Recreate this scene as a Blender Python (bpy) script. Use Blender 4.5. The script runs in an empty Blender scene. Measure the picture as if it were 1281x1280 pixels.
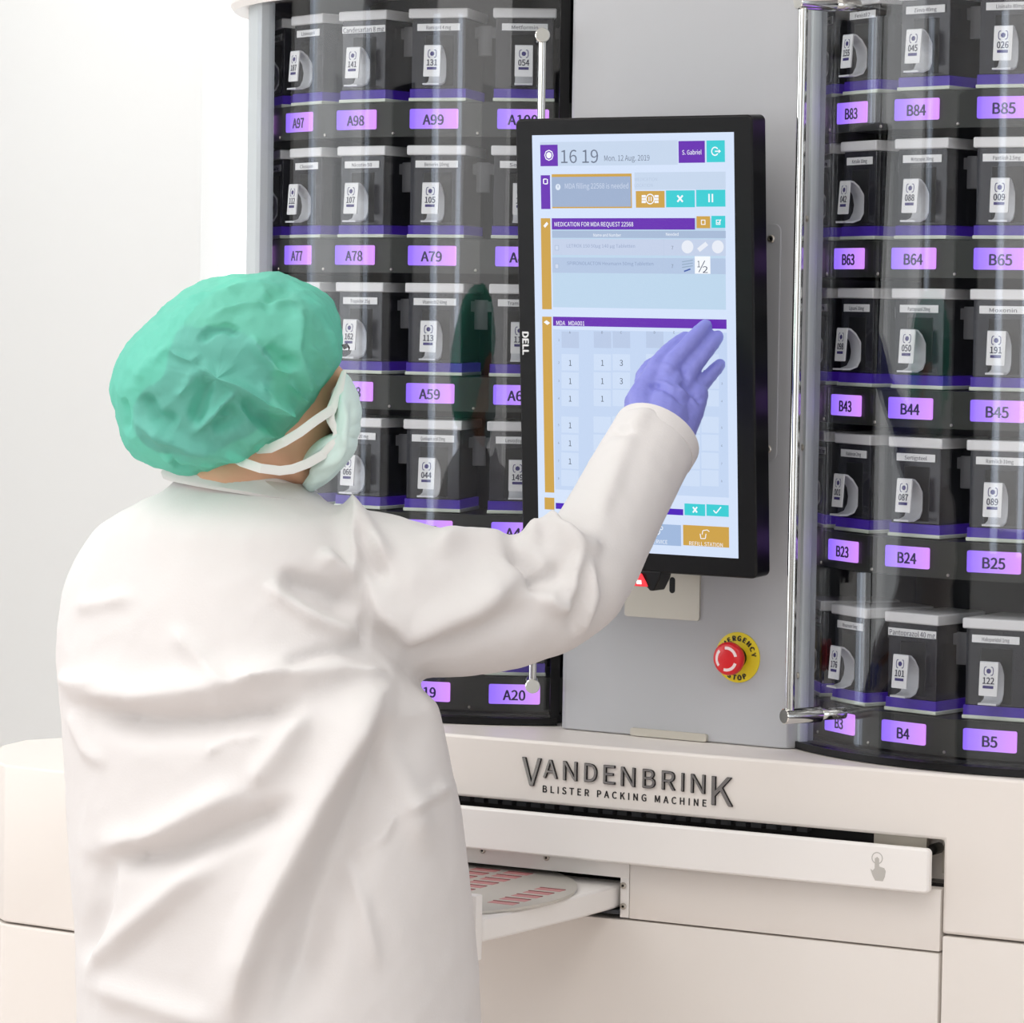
import bpy, bmesh, math, random
import numpy as np
from mathutils import Matrix, Vector

random.seed(7)
rng = np.random.default_rng(7)
S = bpy.context.scene
COL = S.collection
PI = math.pi

# ------------------------------------------------------------------ camera
FPX, W, H = 4500.0, 1281, 1280
CP = np.array([2.5366125, -4.34758333, 1.60984484])
CR = np.array([0.83568905, 0.54899737, 0.01502299])
CU = np.array([-0.0437895, 0.03933984, 0.99826593])
CF = np.array([-0.54745437, 0.83489776, -0.05691619])
cd = bpy.data.cameras.new('camera')
cd.lens = FPX * 36.0 / W
cd.sensor_width = 36.0
cd.clip_end = 60
cam = bpy.data.objects.new('camera', cd)
COL.objects.link(cam)
cam.matrix_world = Matrix([[CR[i], CU[i], -CF[i], CP[i]] for i in range(3)] + [[0, 0, 0, 1]])
S.camera = cam

# ------------------------------------------------------------------ light, world, exposure
S.view_settings.view_transform = 'Standard'
S.view_settings.look = 'None'
S.view_settings.gamma = 1.0
S.view_settings.exposure = 0.0
S.cycles.use_denoising = True
S.cycles.max_bounces = 8
S.cycles.transparent_max_bounces = 16
S.cycles.sample_clamp_indirect = 4.0
wd = bpy.data.worlds.new('room_ambience')
S.world = wd
wd.use_nodes = True
wd.node_tree.nodes['Background'].inputs[0].default_value = (1, 1, 1, 1)
wd.node_tree.nodes['Background'].inputs[1].default_value = 0.3


def area(name, loc, rot, sx, sy, power, col=(1, 1, 1)):
    l = bpy.data.lights.new(name, 'AREA')
    l.shape = 'RECTANGLE'
    l.size, l.size_y, l.energy, l.color = sx, sy, power, col
    o = bpy.data.objects.new(name, l)
    o.location, o.rotation_euler = loc, rot
    COL.objects.link(o)
    return o


area('ceiling_panel_lamp', (-0.9, -2.6, 2.96), (0, 0, 0), 2.4, 2.4, 44, (1, 0.995, 0.985))
area('ceiling_panel_lamp', (1.6, -2.4, 2.96), (0, 0, 0), 1.6, 2.4, 23, (1, 0.995, 0.985))
area('ceiling_panel_lamp', (-1.9, 0.2, 2.96), (0, 0, 0), 1.2, 1.6, 19, (0.97, 0.99, 1))
area('window_daylight', (-3.35, -3.4, 1.7), (0, -PI / 2, 0), 2.0, 2.6, 36, (0.96, 0.985, 1))
area('window_daylight', (1.0, -6.2, 1.9), (PI / 2, 0, 0), 3.2, 1.8, 30, (1, 0.985, 0.97))


# ------------------------------------------------------------------ pixel <-> place helpers
def ray(x, y):
    return CF + CR * ((x - 640.5) / FPX) - CU * ((y - 640) / FPX)


def at(x, y, depth):
    return CP + ray(x, y) * depth


def on_plane(x, y, p0, n):
    d = ray(x, y)
    return CP + d * (np.dot(np.asarray(p0) - CP, n) / np.dot(d, n))


def onY(x, y, Y):
    return on_plane(x, y, (0, Y, 0), np.array([0, 1.0, 0]))


def proj(P):
    d = np.asarray(P) - CP
    z = d @ CF
    return np.stack([640.5 + FPX * (d @ CR) / z, 640 - FPX * (d @ CU) / z], -1)


# ------------------------------------------------------------------ materials
def lin(c):
    return tuple(((v / 255) / 12.92 if v / 255 <= 0.04045 else ((v / 255 + 0.055) / 1.055) ** 2.4) for v in c) + (1.0,)


def mat(name, rgb, rough=0.5, metal=0.0, spec=0.5, noise=0.0, nscale=8.0, bump=0.0, bscale=200.0, emit=None, estr=0.0, coat=0.0):
    m = bpy.data.materials.new(name)
    m.use_nodes = True
    nt = m.node_tree
    b = nt.nodes['Principled BSDF']
    c = lin(rgb)
    b.inputs['Base Color'].default_value = c
    b.inputs['Roughness'].default_value = rough
    b.inputs['Metallic'].default_value = metal
    b.inputs['Specular IOR Level'].default_value = spec
    b.inputs['Coat Weight'].default_value = coat
    if emit:
        b.inputs['Emission Color'].default_value = lin(emit)
        b.inputs['Emission Strength'].default_value = estr
    tc = nt.nodes.new('ShaderNodeTexCoord')
    if noise:
        n = nt.nodes.new('ShaderNodeTexNoise')
        n.inputs['Scale'].default_value = nscale
        n.inputs['Detail'].default_value = 4
        nt.links.new(tc.outputs['Object'], n.inputs['Vector'])
        r = nt.nodes.new('ShaderNodeMapRange')
        r.inputs['To Min'].default_value = 1 - noise
        r.inputs['To Max'].default_value = 1 + noise
        nt.links.new(n.outputs['Fac'], r.inputs['Value'])
        mx = nt.nodes.new('ShaderNodeVectorMath')
        mx.operation = 'SCALE'
        mx.inputs[0].default_value = c[:3]
        nt.links.new(r.outputs[0], mx.inputs['Scale'])
        nt.links.new(mx.outputs[0], b.inputs['Base Color'])
    if bump:
        n2 = nt.nodes.new('ShaderNodeTexNoise')
        n2.inputs['Scale'].default_value = bscale
        n2.inputs['Detail'].default_value = 3
        nt.links.new(tc.outputs['Object'], n2.inputs['Vector'])
        bp = nt.nodes.new('ShaderNodeBump')
        bp.inputs['Strength'].default_value = bump
        bp.inputs['Distance'].default_value = 0.004
        nt.links.new(n2.outputs['Fac'], bp.inputs['Height'])
        nt.links.new(bp.outputs[0], b.inputs['Normal'])
    return m


def emission(name, rgb, s=1.0):
    return mat(name, (0, 0, 0), 0.25, 0, 0.3, emit=rgb, estr=s)


def glass_mat():
    m = bpy.data.materials.new('tinted_door_glass')
    m.use_nodes = True
    nt = m.node_tree
    nt.nodes.remove(nt.nodes['Principled BSDF'])
    out = nt.nodes['Material Output']
    tr = nt.nodes.new('ShaderNodeBsdfTransparent')
    tr.inputs[0].default_value = (0.925, 0.93, 0.94, 1)
    gl = nt.nodes.new('ShaderNodeBsdfGlossy')
    gl.inputs['Roughness'].default_value = 0.015
    gl.inputs['Color'].default_value = (1, 1, 1, 1)
    lw = nt.nodes.new('ShaderNodeLayerWeight')
    lw.inputs['Blend'].default_value = 0.5
    pw = nt.nodes.new('ShaderNodeMath')
    pw.operation = 'POWER'
    pw.inputs[1].default_value = 4.5
    nt.links.new(lw.outputs['Facing'], pw.inputs[0])
    fr = nt.nodes.new('ShaderNodeMapRange')
    fr.inputs['To Min'].default_value = 0.031
    fr.inputs['To Max'].default_value = 0.75
    nt.links.new(pw.outputs[0], fr.inputs['Value'])
    mx = nt.nodes.new('ShaderNodeMixShader')
    nt.links.new(fr.outputs[0], mx.inputs[0])
    nt.links.new(tr.outputs[0], mx.inputs[1])
    nt.links.new(gl.outputs[0], mx.inputs[2])
    nt.links.new(mx.outputs[0], out.inputs[0])
    return m


def lit_label_mat():
    m = mat('backlit_violet_label', (20, 10, 40), 0.4)
    nt = m.node_tree
    b = nt.nodes['Principled BSDF']
    tc = nt.nodes.new('ShaderNodeTexCoord')
    sx = nt.nodes.new('ShaderNodeSeparateXYZ')
    nt.links.new(tc.outputs['Generated'], sx.inputs[0])
    r = nt.nodes.new('ShaderNodeValToRGB')
    r.color_ramp.elements[0].color = lin((144, 106, 255))
    r.color_ramp.elements[1].color = lin((218, 146, 255))
    e = r.color_ramp.elements.new(0.55)
    e.color = lin((190, 140, 255))
    nt.links.new(sx.outputs[0], r.inputs[0])
    nt.links.new(r.outputs[0], b.inputs['Emission Color'])
    b.inputs['Emission Strength'].default_value = 1.25
    return m


def cap_mat():
    m = bpy.data.materials.new('green_nonwoven')
    m.use_nodes = True
    nt = m.node_tree
    b = nt.nodes['Principled BSDF']
    b.inputs['Base Color'].default_value = lin((140, 230, 213))
    b.inputs['Roughness'].default_value = 0.6
    b.inputs['Specular IOR Level'].default_value = 0.25
    tc = nt.nodes.new('ShaderNodeTexCoord')
    n = nt.nodes.new('ShaderNodeTexNoise')
    n.inputs['Scale'].default_value = 260
    nt.links.new(tc.outputs['Object'], n.inputs['Vector'])
    bp = nt.nodes.new('ShaderNodeBump')
    bp.inputs['Strength'].default_value = 0.12
    bp.inputs['Distance'].default_value = 0.002
    nt.links.new(n.outputs['Fac'], bp.inputs['Height'])
    nt.links.new(bp.outputs[0], b.inputs['Normal'])
    tl = nt.nodes.new('ShaderNodeBsdfTranslucent')
    tl.inputs[0].default_value = lin((110, 215, 185))
    tp = nt.nodes.new('ShaderNodeBsdfTransparent')
    tp.inputs[0].default_value = lin((150, 240, 215))
    m1 = nt.nodes.new('ShaderNodeMixShader')
    m1.inputs[0].default_value = 0.18
    m2 = nt.nodes.new('ShaderNodeMixShader')
    m2.inputs[0].default_value = 0.36
    nt.links.new(b.outputs[0], m1.inputs[1])
    nt.links.new(tl.outputs[0], m1.inputs[2])
    nt.links.new(m1.outputs[0], m2.inputs[1])
    nt.links.new(tp.outputs[0], m2.inputs[2])
    nt.links.new(m2.outputs[0], nt.nodes['Material Output'].inputs[0])
    return m


M = dict(
    wall=mat('painted_wall', (240, 241, 240), 0.9, noise=0.01, nscale=1.5),
    ceil=mat('ceiling_paint', (245, 245, 243), 0.9, noise=0.01),
    floor=mat('vinyl_floor', (226, 214, 207), 0.4, noise=0.04, nscale=3),
    cream=mat('cream_powder_coat', (240, 233, 226), 0.42, noise=0.012, nscale=2, bump=0.02, bscale=600),
    white=mat('white_lacquer', (249, 245, 241), 0.35, noise=0.01, nscale=3),
    gray=mat('gray_powder_coat', (188, 189, 192), 0.45, noise=0.015, nscale=3, bump=0.03, bscale=700),
    lgray=mat('light_gray_shell', (200, 207, 210), 0.45, noise=0.01),
    black=mat('black_plastic', (11, 11, 13), 0.32, spec=.3, noise=0.05),
    dark=mat('dark_interior', (22, 23, 24), 0.5, noise=0.08, nscale=6),
    panel=mat('tier_panel_dark', (34, 37, 30), 0.4, noise=0.06),
    smoky=mat('smoky_plastic', (32, 32, 39), 0.22, spec=0.6, noise=0.06),
    lid=mat('canister_lid_white', (238, 238, 237), 0.45, noise=0.02),
    rail=mat('pale_edge_plastic', (232, 240, 222), 0.4, noise=0.01),
    violet=mat('violet_translucent_plastic', (62, 32, 150), 0.3, noise=0.04, emit=(60, 26, 150), estr=0.25),  # weak glow stands in for label light falling on the strip
    paper=mat('label_paper', (244, 245, 244), 0.7, noise=0.01),
    chute=mat('frosted_chute_plastic', (222, 224, 226), 0.35, noise=0.02),
    latch=mat('gray_latch_plastic', (92, 92, 94), 0.4, noise=0.05),
    ink=mat('dark_ink', (42, 40, 66), 0.6),
    navy=mat('violet_ink', (60, 50, 120), 0.6),
    lblink=mat('label_lettering', (34, 14, 84), 0.6),
    chrome=mat('polished_steel', (226, 226, 222), 0.08, 1.0, noise=0.01),
    steel=mat('brushed_steel', (196, 190, 180), 0.3, 1.0, noise=0.04, nscale=30),
    plate=mat('satin_steel_plate', (205, 200, 188), 0.42, 0.6, noise=0.02),
    darkchrome=mat('dark_chrome_letter', (176, 176, 174), 0.25, 1.0, noise=0.03),
    blackink_shade=mat('black_print_and_shade', (16, 15, 16), 0.5),
    icon=mat('gray_print', (196, 192, 186), 0.6),
    red=mat('red_button_plastic', (226, 32, 40), 0.28, spec=0.5, noise=0.01),
    yellow=mat('yellow_disc', (240, 214, 30), 0.45, noise=0.02),
    pinkwhite=mat('arrow_print', (250, 226, 226), 0.5),
    coat=mat('white_nonwoven_coat', (226, 222, 220), 0.85, spec=0.15, noise=0.012, nscale=4, bump=0.05, bscale=350),
    skin=mat('skin', (226, 174, 142), 0.5, noise=0.05, nscale=30, bump=0.04, bscale=300),
    hair=mat('dark_hair', (30, 24, 22), 0.6, noise=0.2, nscale=60),
    mask=mat('mint_mask_paper', (222, 244, 238), 0.8, noise=0.02, bump=0.04, bscale=300),
    maskw=mat('white_mask_band', (240, 240, 236), 0.8, noise=0.01),
    glove=mat('violet_blue_nitrile', (136, 139, 216), 0.45, spec=0.4, noise=0.05, nscale=25, bump=0.06, bscale=120),
    cloth=mat('pale_trousers', (214, 214, 214), 0.85, noise=0.03),
    shoe=mat('white_clog', (228, 228, 226), 0.5, noise=0.02),
    cell=mat('rose_cell_plastic', (196, 128, 128), 0.4, noise=0.05),
    celledge=mat('cell_dark_edge', (120, 46, 50), .5),  # darker red strip along one edge of each cell
    disc=mat('satin_disc', (206, 202, 194), 0.4, 0.35, noise=0.03),
    redlamp=emission('red_scan_light', (255, 60, 70), 1.3),
    lit=lit_label_mat(),
    glass=glass_mat(),
    cap=cap_mat(),
    winlit=emission('bright_window', (255, 255, 255), 1.6),
    winday=emission('daylit_window', (226, 238, 255), 4.0),
    curtain=mat('dark_curtain', (60, 62, 66), 0.8, noise=0.1),
)
SCR = {}


def scr(rgb, s=1.0):
    k = (rgb, s)
    if k not in SCR:
        SCR[k] = emission('screen_ink', rgb, s)
    return SCR[k]


# ------------------------------------------------------------------ mesh builder
class G:
    def __init__(s):
        s.v, s.f, s.m = [], [], []

    def add(s, v, f, m=0, X=None):
        n = len(s.v)
        if X is not None:
            v = [tuple(X @ Vector(p)) for p in v]
        s.v += [tuple(float(c) for c in p) for p in v]
        s.f += [tuple(i + n for i in q) for q in f]
        s.m += [m] * len(f)
        return s

    def box(s, lo, hi, m=0, X=None, r=0.0, seg=2):
        x0, y0, z0 = lo
        x1, y1, z1 = hi
        bm = bmesh.new()
        bmesh.ops.create_cube(bm, size=1)
        for v in bm.verts:
            v.co = ((v.co.x + .5) * (x1 - x0) + x0, (v.co.y + .5) * (y1 - y0) + y0, (v.co.z + .5) * (z1 - z0) + z0)
        if r > 0:
            bmesh.ops.bevel(bm, geom=bm.edges[:], offset=r, segments=seg, affect='EDGES', profile=0.5)
        bm.verts.index_update()
        s.add([v.co[:] for v in bm.verts], [[v.index for v in q.verts] for q in bm.faces], m, X)
        bm.free()
        return s

    def prism(s, poly, z0, z1, m=0, X=None, taper=None):
        n = len(poly)
        a = sum(poly[i][0] * poly[(i + 1) % n][1] - poly[(i + 1) % n][0] * poly[i][1] for i in range(n))
        if a < 0:
            poly = poly[::-1]
        top = taper[::-1] if (taper and a < 0) else (taper or poly)
        v = [(p[0], p[1], z0) for p in poly] + [(p[0], p[1], z1) for p in top]
        f = [tuple(range(n - 1, -1, -1)), tuple(range(n, 2 * n))]
        f += [(i, (i + 1) % n, n + (i + 1) % n, n + i) for i in range(n)]
        return s.add(v, f, m, X)

    def lathe(s, prof, n=32, m=0, X=None, closed=False):
        v, f = [], []
        k = len(prof)
        for i in range(n):
            a = 2 * PI * i / n
            v += [(r * math.cos(a), r * math.sin(a), z) for r, z in prof]
        for i in range(n):
            j = (i + 1) % n
            for q in range(k if closed else k - 1):
                q2 = (q + 1) % k
                f.append((i * k + q, j * k + q, j * k + q2, i * k + q2))
        if not closed:
            f.append(tuple(i * k for i in range(n))[::-1])
            f.append(tuple(i * k + k - 1 for i in range(n)))
        return s.add(v, f, m, X)

    def arc(s, r0, r1, a0, a1, z0, z1, n=24, m=0, X=None):
        """curved slab round the z axis; angle 0 looks along -Y"""
        v, f = [], []
        for i in range(n + 1):
            a = a0 + (a1 - a0) * i / n
            for r, z in ((r0, z0), (r1, z0), (r1, z1), (r0, z1)):
                v.append((r * math.sin(a), -r * math.cos(a), z))
        for i in range(n):
            for q in range(4):
                q2 = (q + 1) % 4
                f.append((i * 4 + q, i * 4 + q2, i * 4 + 4 + q2, i * 4 + 4 + q))
        f += [(3, 2, 1, 0), (n * 4, n * 4 + 1, n * 4 + 2, n * 4 + 3)]
        return s.add(v, f, m, X)

    def tube(s, pts, rad, n=12, m=0, X=None, ref=None, flat=1.0, hemi=True):
        """swept tube with rounded ends; rad per point; flat squashes across ref"""
        P = [np.asarray(p, float) for p in pts]
        if np.isscalar(rad):
            rad = [rad] * len(P)
        T = []
        for i in range(len(P)):
            t = P[min(i + 1, len(P) - 1)] - P[max(i - 1, 0)]
            T.append(t / np.linalg.norm(t))
        rings = []
        if hemi:
            for a in (75, 50, 25):
                c, d = math.cos(math.radians(a)), math.sin(math.radians(a))
                rings.append((P[0] - T[0] * rad[0] * d, T[0], rad[0] * c))
        rings += [(P[i], T[i], rad[i]) for i in range(len(P))]
        if hemi:
            for a in (25, 50, 75):
                c, d = math.cos(math.radians(a)), math.sin(math.radians(a))
                rings.append((P[-1] + T[-1] * rad[-1] * d, T[-1], rad[-1] * c))
        v, f = [], []
        u = None
        for c, t, r in rings:
            if ref is not None:
                u = np.asarray(ref, float)
            elif u is None:
                u = np.array([0, 0, 1.0]) if abs(t[2]) < .9 else np.array([1.0, 0, 0])
            u = u - t * (u @ t)
            u /= np.linalg.norm(u)
            w = np.cross(t, u)
            for k in range(n):
                a = 2 * PI * k / n
                v.append(tuple(c + u * (r * flat * math.cos(a)) + w * (r * math.sin(a))))
        R = len(rings)
        for i in range(R - 1):
            for k in range(n):
                k2 = (k + 1) % n
                f.append((i * n + k, i * n + k2, i * n + n + k2, i * n + n + k))
        f.append(tuple(range(n))[::-1])
        f.append(tuple((R - 1) * n + k for k in range(n)))
        return s.add(v, f, m, X)

    def ball(s, c, r, m=0, n=20, X=None):
        r = (r, r, r) if np.isscalar(r) else r
        v = [(c[0], c[1], c[2] - r[2])]
        R = n // 2
        for i in range(1, R):
            ph = -PI / 2 + PI * i / R
            for k in range(n):
                a = 2 * PI * k / n
                v.append((c[0] + r[0] * math.cos(ph) * math.cos(a), c[1] + r[1] * math.cos(ph) * math.sin(a), c[2] + r[2] * math.sin(ph)))
        v.append((c[0], c[1], c[2] + r[2]))
        f = [(0, 1 + (k + 1) % n, 1 + k) for k in range(n)]
        for i in range(R - 2):
            for k in range(n):
                k2 = (k + 1) % n
                b = 1 + i * n
                f.append((b + k, b + k2, b + n + k2, b + n + k))
        b = 1 + (R - 2) * n
        f += [(len(v) - 1, b + k, b + (k + 1) % n) for k in range(n)]
        return s.add(v, f, m, X)

    def text(s, body, size, m=0, X=None, ext=0.0002, bold=0.0, fit=None, align='CENTER', spacing=1.0, res=3, box=None):
        """lettering in the local XY plane (centred); fit = width; box = (w, h) stretch to"""
        v, f = text_mesh(body, size, ext, 0.0, align, spacing, res)
        if not v:
            return s
        A = np.array(v)
        if bold:                                  # heavier stroke: three staggered copies
            n = len(v)
            A = np.concatenate([A + (dx, dy, dz) for dx, dy, dz in ((-bold, -bold * .5, 0), (bold, -bold * .5, 1e-6), (0, bold * .8, 2e-6))])
            f = [tuple(i + q * n for i in p) for q in range(3) for p in f]
        if box:
            lo, hi = A.min(0), A.max(0)
            A[:, 0] = (A[:, 0] - lo[0]) / (hi[0] - lo[0]) * box[0] - box[0] / 2
            A[:, 1] = (A[:, 1] - lo[1]) / (hi[1] - lo[1]) * box[1] - box[1] / 2
        elif fit:
            lo, hi = A[:, 0].min(), A[:, 0].max()
            A[:, 0] *= fit / (hi - lo)
        return s.add(A.tolist(), f, m, X)

    def build(s, name, mats, parent=None, smooth=35, loc=None, bevel=0.0):
        me = bpy.data.meshes.new(name)
        me.from_pydata(s.v, [], s.f)
        for mm in (mats if isinstance(mats, (list, tuple)) else [mats]):
            me.materials.append(mm)
        me.polygons.foreach_set('material_index', s.m)
        if smooth:
            me.polygons.foreach_set('use_smooth', [True] * len(me.polygons))
            me.update()
            me.set_sharp_from_angle(angle=math.radians(smooth))
        me.update()
        return link(name, me, parent, loc, bevel)


def link(name, me, parent=None, loc=None, bevel=0.0):
    o = bpy.data.objects.new(name, me)
    COL.objects.link(o)
    if parent:
        o.parent = parent
    if loc is not None:
        o.location = loc
    if bevel:
        b = o.modifiers.new('bevel', 'BEVEL')
        b.width, b.segments, b.limit_method = bevel, 2, 'ANGLE'
    return o


TXT = {}
try:
    import os
    FONT = bpy.data.fonts.load(os.path.join(bpy.utils.system_resource('DATAFILES'), 'fonts', 'Noto Sans CJK Regular.woff2'))
except Exception:
    FONT = None


CAP = [None]


def text_mesh(body, size, ext, bold, align, spacing, res):
    if CAP[0] is None:
        CAP[0] = 1.0
        hv = np.array(text_mesh('H', 1.0, 0.0, 0.0, 'CENTER', 1.0, 2)[0])
        CAP[0] = 0.72 / (hv[:, 1].max() - hv[:, 1].min())
        TXT.clear()
    k = (body, size, ext, bold, align, spacing, res)
    if k in TXT:
        return TXT[k]
    cu = bpy.data.curves.new('lettering', 'FONT')
    cu.body, cu.size, cu.extrude = body, size * CAP[0], ext
    if FONT:
        cu.font = FONT
    cu.align_x, cu.align_y = align, 'CENTER'
    cu.space_character = spacing
    cu.resolution_u = res
    ob = bpy.data.objects.new('lettering', cu)
    me = bpy.data.meshes.new_from_object(ob)
    v = [tuple(p.co) for p in me.vertices]
    f = [tuple(p.vertices) for p in me.polygons]
    bpy.data.objects.remove(ob)
    bpy.data.curves.remove(cu)
    bpy.data.meshes.remove(me)
    TXT[k] = (v, f)
    return v, f


def rrect(x0, y0, x1, y1, r, n=5):
    p = []
    for cx, cy, a0 in ((x1 - r, y1 - r, 0), (x0 + r, y1 - r, 90), (x0 + r, y0 + r, 180), (x1 - r, y0 + r, 270)):
        for i in range(n + 1):
            a = math.radians(a0 + 90 * i / n)
            p.append((cx + r * math.cos(a), cy + r * math.sin(a)))
    return p


def frame(o, x, y, z):
    """matrix with given origin and axes"""
    return Matrix([[x[i], y[i], z[i], o[i]] for i in range(3)] + [[0, 0, 0, 1]])


def tag(o, label, cat, group=None):
    o['label'], o['category'] = label, cat
    if group:
        o['group'] = group
    return o


def thing(name, label, cat, loc=(0, 0, 0), rz=0.0, group=None):
    o = bpy.data.objects.new(name, None)
    o.empty_display_size = 0.05
    COL.objects.link(o)
    o.location, o.rotation_euler = loc, (0, 0, rz)
    return tag(o, label, cat, group)


def struct(o):
    o['kind'] = 'structure'
    return o


# ------------------------------------------------------------------ the room
X0, X1, Y0, Y1, ZC = -3.6, 3.8, -6.6, 1.3, 3.0
struct(G().box((X0, Y0, -0.1), (X1, Y1, 0)).build('floor', M['floor']))
struct(G().box((X0, Y0, ZC), (X1, Y1, ZC + 0.1)).build('ceiling', M['ceil']))
wx0, wx1 = onY(252, 200, Y1)[0], onY(252, 200, Y1)[0] + 0.62      # bright window behind the left tower
g = G()
g.box((X0, Y1, 0), (wx0, Y1 + .1, ZC)).box((wx1, Y1, 0), (X1, Y1 + .1, ZC))
g.box((wx0, Y1, 0), (wx1, Y1 + .1, 0.35)).box((wx0, Y1, 2.7), (wx1, Y1 + .1, ZC))
struct(g.build('wall_back', M['wall']))
w = struct(G().box((wx0, Y1 + .06, .35), (wx1, Y1 + .09, 2.7)).build('window_1', M['winlit']))
# left and rear walls with tall windows, seen only as streaks in the curved glass


def wall_with_windows(name, along, fixed, lo, hi, wins, n0, out):
    g = G()
    def bx(a, b, z0, z1, d0=0, d1=.1):
        if along == 'y':
            g.box((min(fixed + out * d0, fixed + out * d1), a, z0), (max(fixed + out * d0, fixed + out * d1), b, z1))
        else:
            g.box((a, min(fixed + out * d0, fixed + out * d1), z0), (b, max(fixed + out * d0, fixed + out * d1), z1))
    p = lo
    for a, b, z0, z1, k in wins:
        bx(p, a, 0, ZC)
        bx(a, b, 0, z0) if z0 > 0 else None
        bx(a, b, z1, ZC)
        p = b
    bx(p, hi, 0, ZC)
    struct(g.build(name, M['wall']))
    for i, (a, b, z0, z1, k) in enumerate(wins):
        g = G()
        bx(a, b, z0, z1, .06, .09)
        struct(g.build(('window_%d' if k == 'w' else 'door_%d') % (n0 + i), M['winday'] if k == 'w' else M['curtain']))


wall_with_windows('wall_left', 'y', X0, Y0, Y1, [(-5.6, -5.3, .9, 2.5, 'w'), (-4.3, -3.2, 0.0, 2.2, 'd'), (-2.3, -2.05, .5, 2.6, 'w'), (-1.3, -.3, 0, 2.3, 'd')], 2, -1)
wall_with_windows('wall_front', 'x', Y0, X0, X1, [(-2.8, -1.6, 0, 2.3, 'd'), (-.8, -.5, .9, 2.5, 'w'), (.3, .5, .9, 2.5, 'w'), (1.4, 2.6, 0, 2.3, 'd')], 7, -1)
wall_with_windows('wall_right', 'y', X1, Y0, Y1, [(-4.8, -3.4, 0, 2.3, 'd'), (-1.6, -1.3, .8, 2.5, 'w')], 12, 1)

# ------------------------------------------------------------------ blister packing machine: base cabinet
ZT = 1.053
A0 = np.array([-0.0846, -0.4926])
E2 = np.array([0.9972108, 0.07463663])
N2 = np.array([0.07463663, -0.9972108])


def Fp(s, o, z):                                   # point on/before the slightly angled front plane
    q = A0 + E2 * s + N2 * o
    return (q[0], q[1], z)


FX = frame(Fp(0, 0, 0), (E2[0], E2[1], 0), (-N2[0], -N2[1], 0), (0, 0, 1))      # local: x = along front, -y = towards viewer


def onF(x, y, off=0.0):
    P = on_plane(x, y, Fp(0, off, 0), np.array([N2[0], N2[1], 0]))
    return (P[:2] - A0) @ E2, P[2]


machine = thing('blister_packing_machine', 'long cream packing machine cabinet with drawer flap carrying two glass drum towers', 'machine', (0, 0, 0))
SL, SRR = -0.64, 1.5
zg = 0.9725      # underside of the fascia
g = G()
out = [(SL + .1, .0), (.06, .0), (SRR, .0), (SRR, .98), (SL + .2, .98)] + [(SL + .06 - .10 * math.cos(t), .52 + .48 * math.sin(t)) for t in np.linspace(1.3, -1.3, 10)] 
outl = [(-.2, 0)] + [p for p in out if p[0] < -.2] + [(-.2, .98)]
outl = [(SL + .1, .0), (-.2, 0), (-.2, .98)] + out[4:]
g.prism(outl, zg, ZT, 0, FX)
sR = onF(1179.5, 1100)[0]
zs = onF(1180, 1170)[1]
g.prism([(-.2, zg), (sR, zg), (sR, zs + .0015), (SRR, zs + .0015), (SRR, ZT), (-.2, ZT)], -.98, 0, 0, FX @ Matrix([[1, 0, 0, 0], [0, 0, -1, 0], [0, 1, 0, 0], [0, 0, 0, 1]]))
g.prism([(p[0], p[1] + .06) if p[1] < .02 else p for p in out], .12, zg - .0005, 0, FX)
g.build('cabinet_body', M['cream'], machine, bevel=0.004)
G().box((SL + .25, .09, 0), (SRR - .05, .9, .12), 0, FX).build('plinth', M['dark'], machine)
# right hand front section, full height, with a seam
sR = onF(1179.5, 1100)[0]
zs = onF(1180, 1170)[1]
g = G()
g.box((sR + .001, 0, .12), (SRR, .06, zs - .0015), 0, FX, r=.0015)
g.build('side_panel', M['cream'], machine)
# central section
zp = .8345
s_v = .268
g = G()
g.box((s_v, 0, zp + .0015), (sR - .0025, .06, .912), 0, FX, r=.0012)
g.build('front_panel', M['cream'], machine)
g = G()
g.box((SL + .12, 0, .120), (sR - .0030, .06, zp - .001), 0, FX, r=.002)
g.build('lower_door', M['cream'], machine)
g = G()
g.box((-.30, 0, .887), (s_v - .0008, .03, .925), 0, FX, r=.0006)
g.box((.2548, 0, zp + .002), (s_v - .0008, .03, .8872), 0, FX, r=.0006)
g.build('slot_frame', M['white'], machine)
G().box((-.30, .045, zp), (.256, .0595, .887), 0, FX).build('slot_interior', M['black'], machine)
# dark groove behind the flap
g = G()
g.box((SL + .14, .045, .912), (.585, .0595, zg), 0, FX)
for k in range(46):
    g.box((-.46 + k * .021, .03, .962), (-.446 + k * .021, .047, .9675), 1, FX)
g.build('groove_brush', [M['black'], M['curtain']], machine)
g = G()
g.box((.585, .04, .915), (.655, .05, zg - .002), 0, FX)
g.box((.672, .05, .924), (sR, .0595, zg), 0, FX)
g.tube([Fp(.667, -.03, .955), Fp(.667, -.05, .955)], .007, 10, 1)
g.build('slot_bracket', [M['plate'], M['black']], machine)
g = G()
g.box((.66, .02, .9105), (sR - .001, .05, .9165), 0, FX)
g.build('slot_gasket', M['black'], machine)
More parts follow.
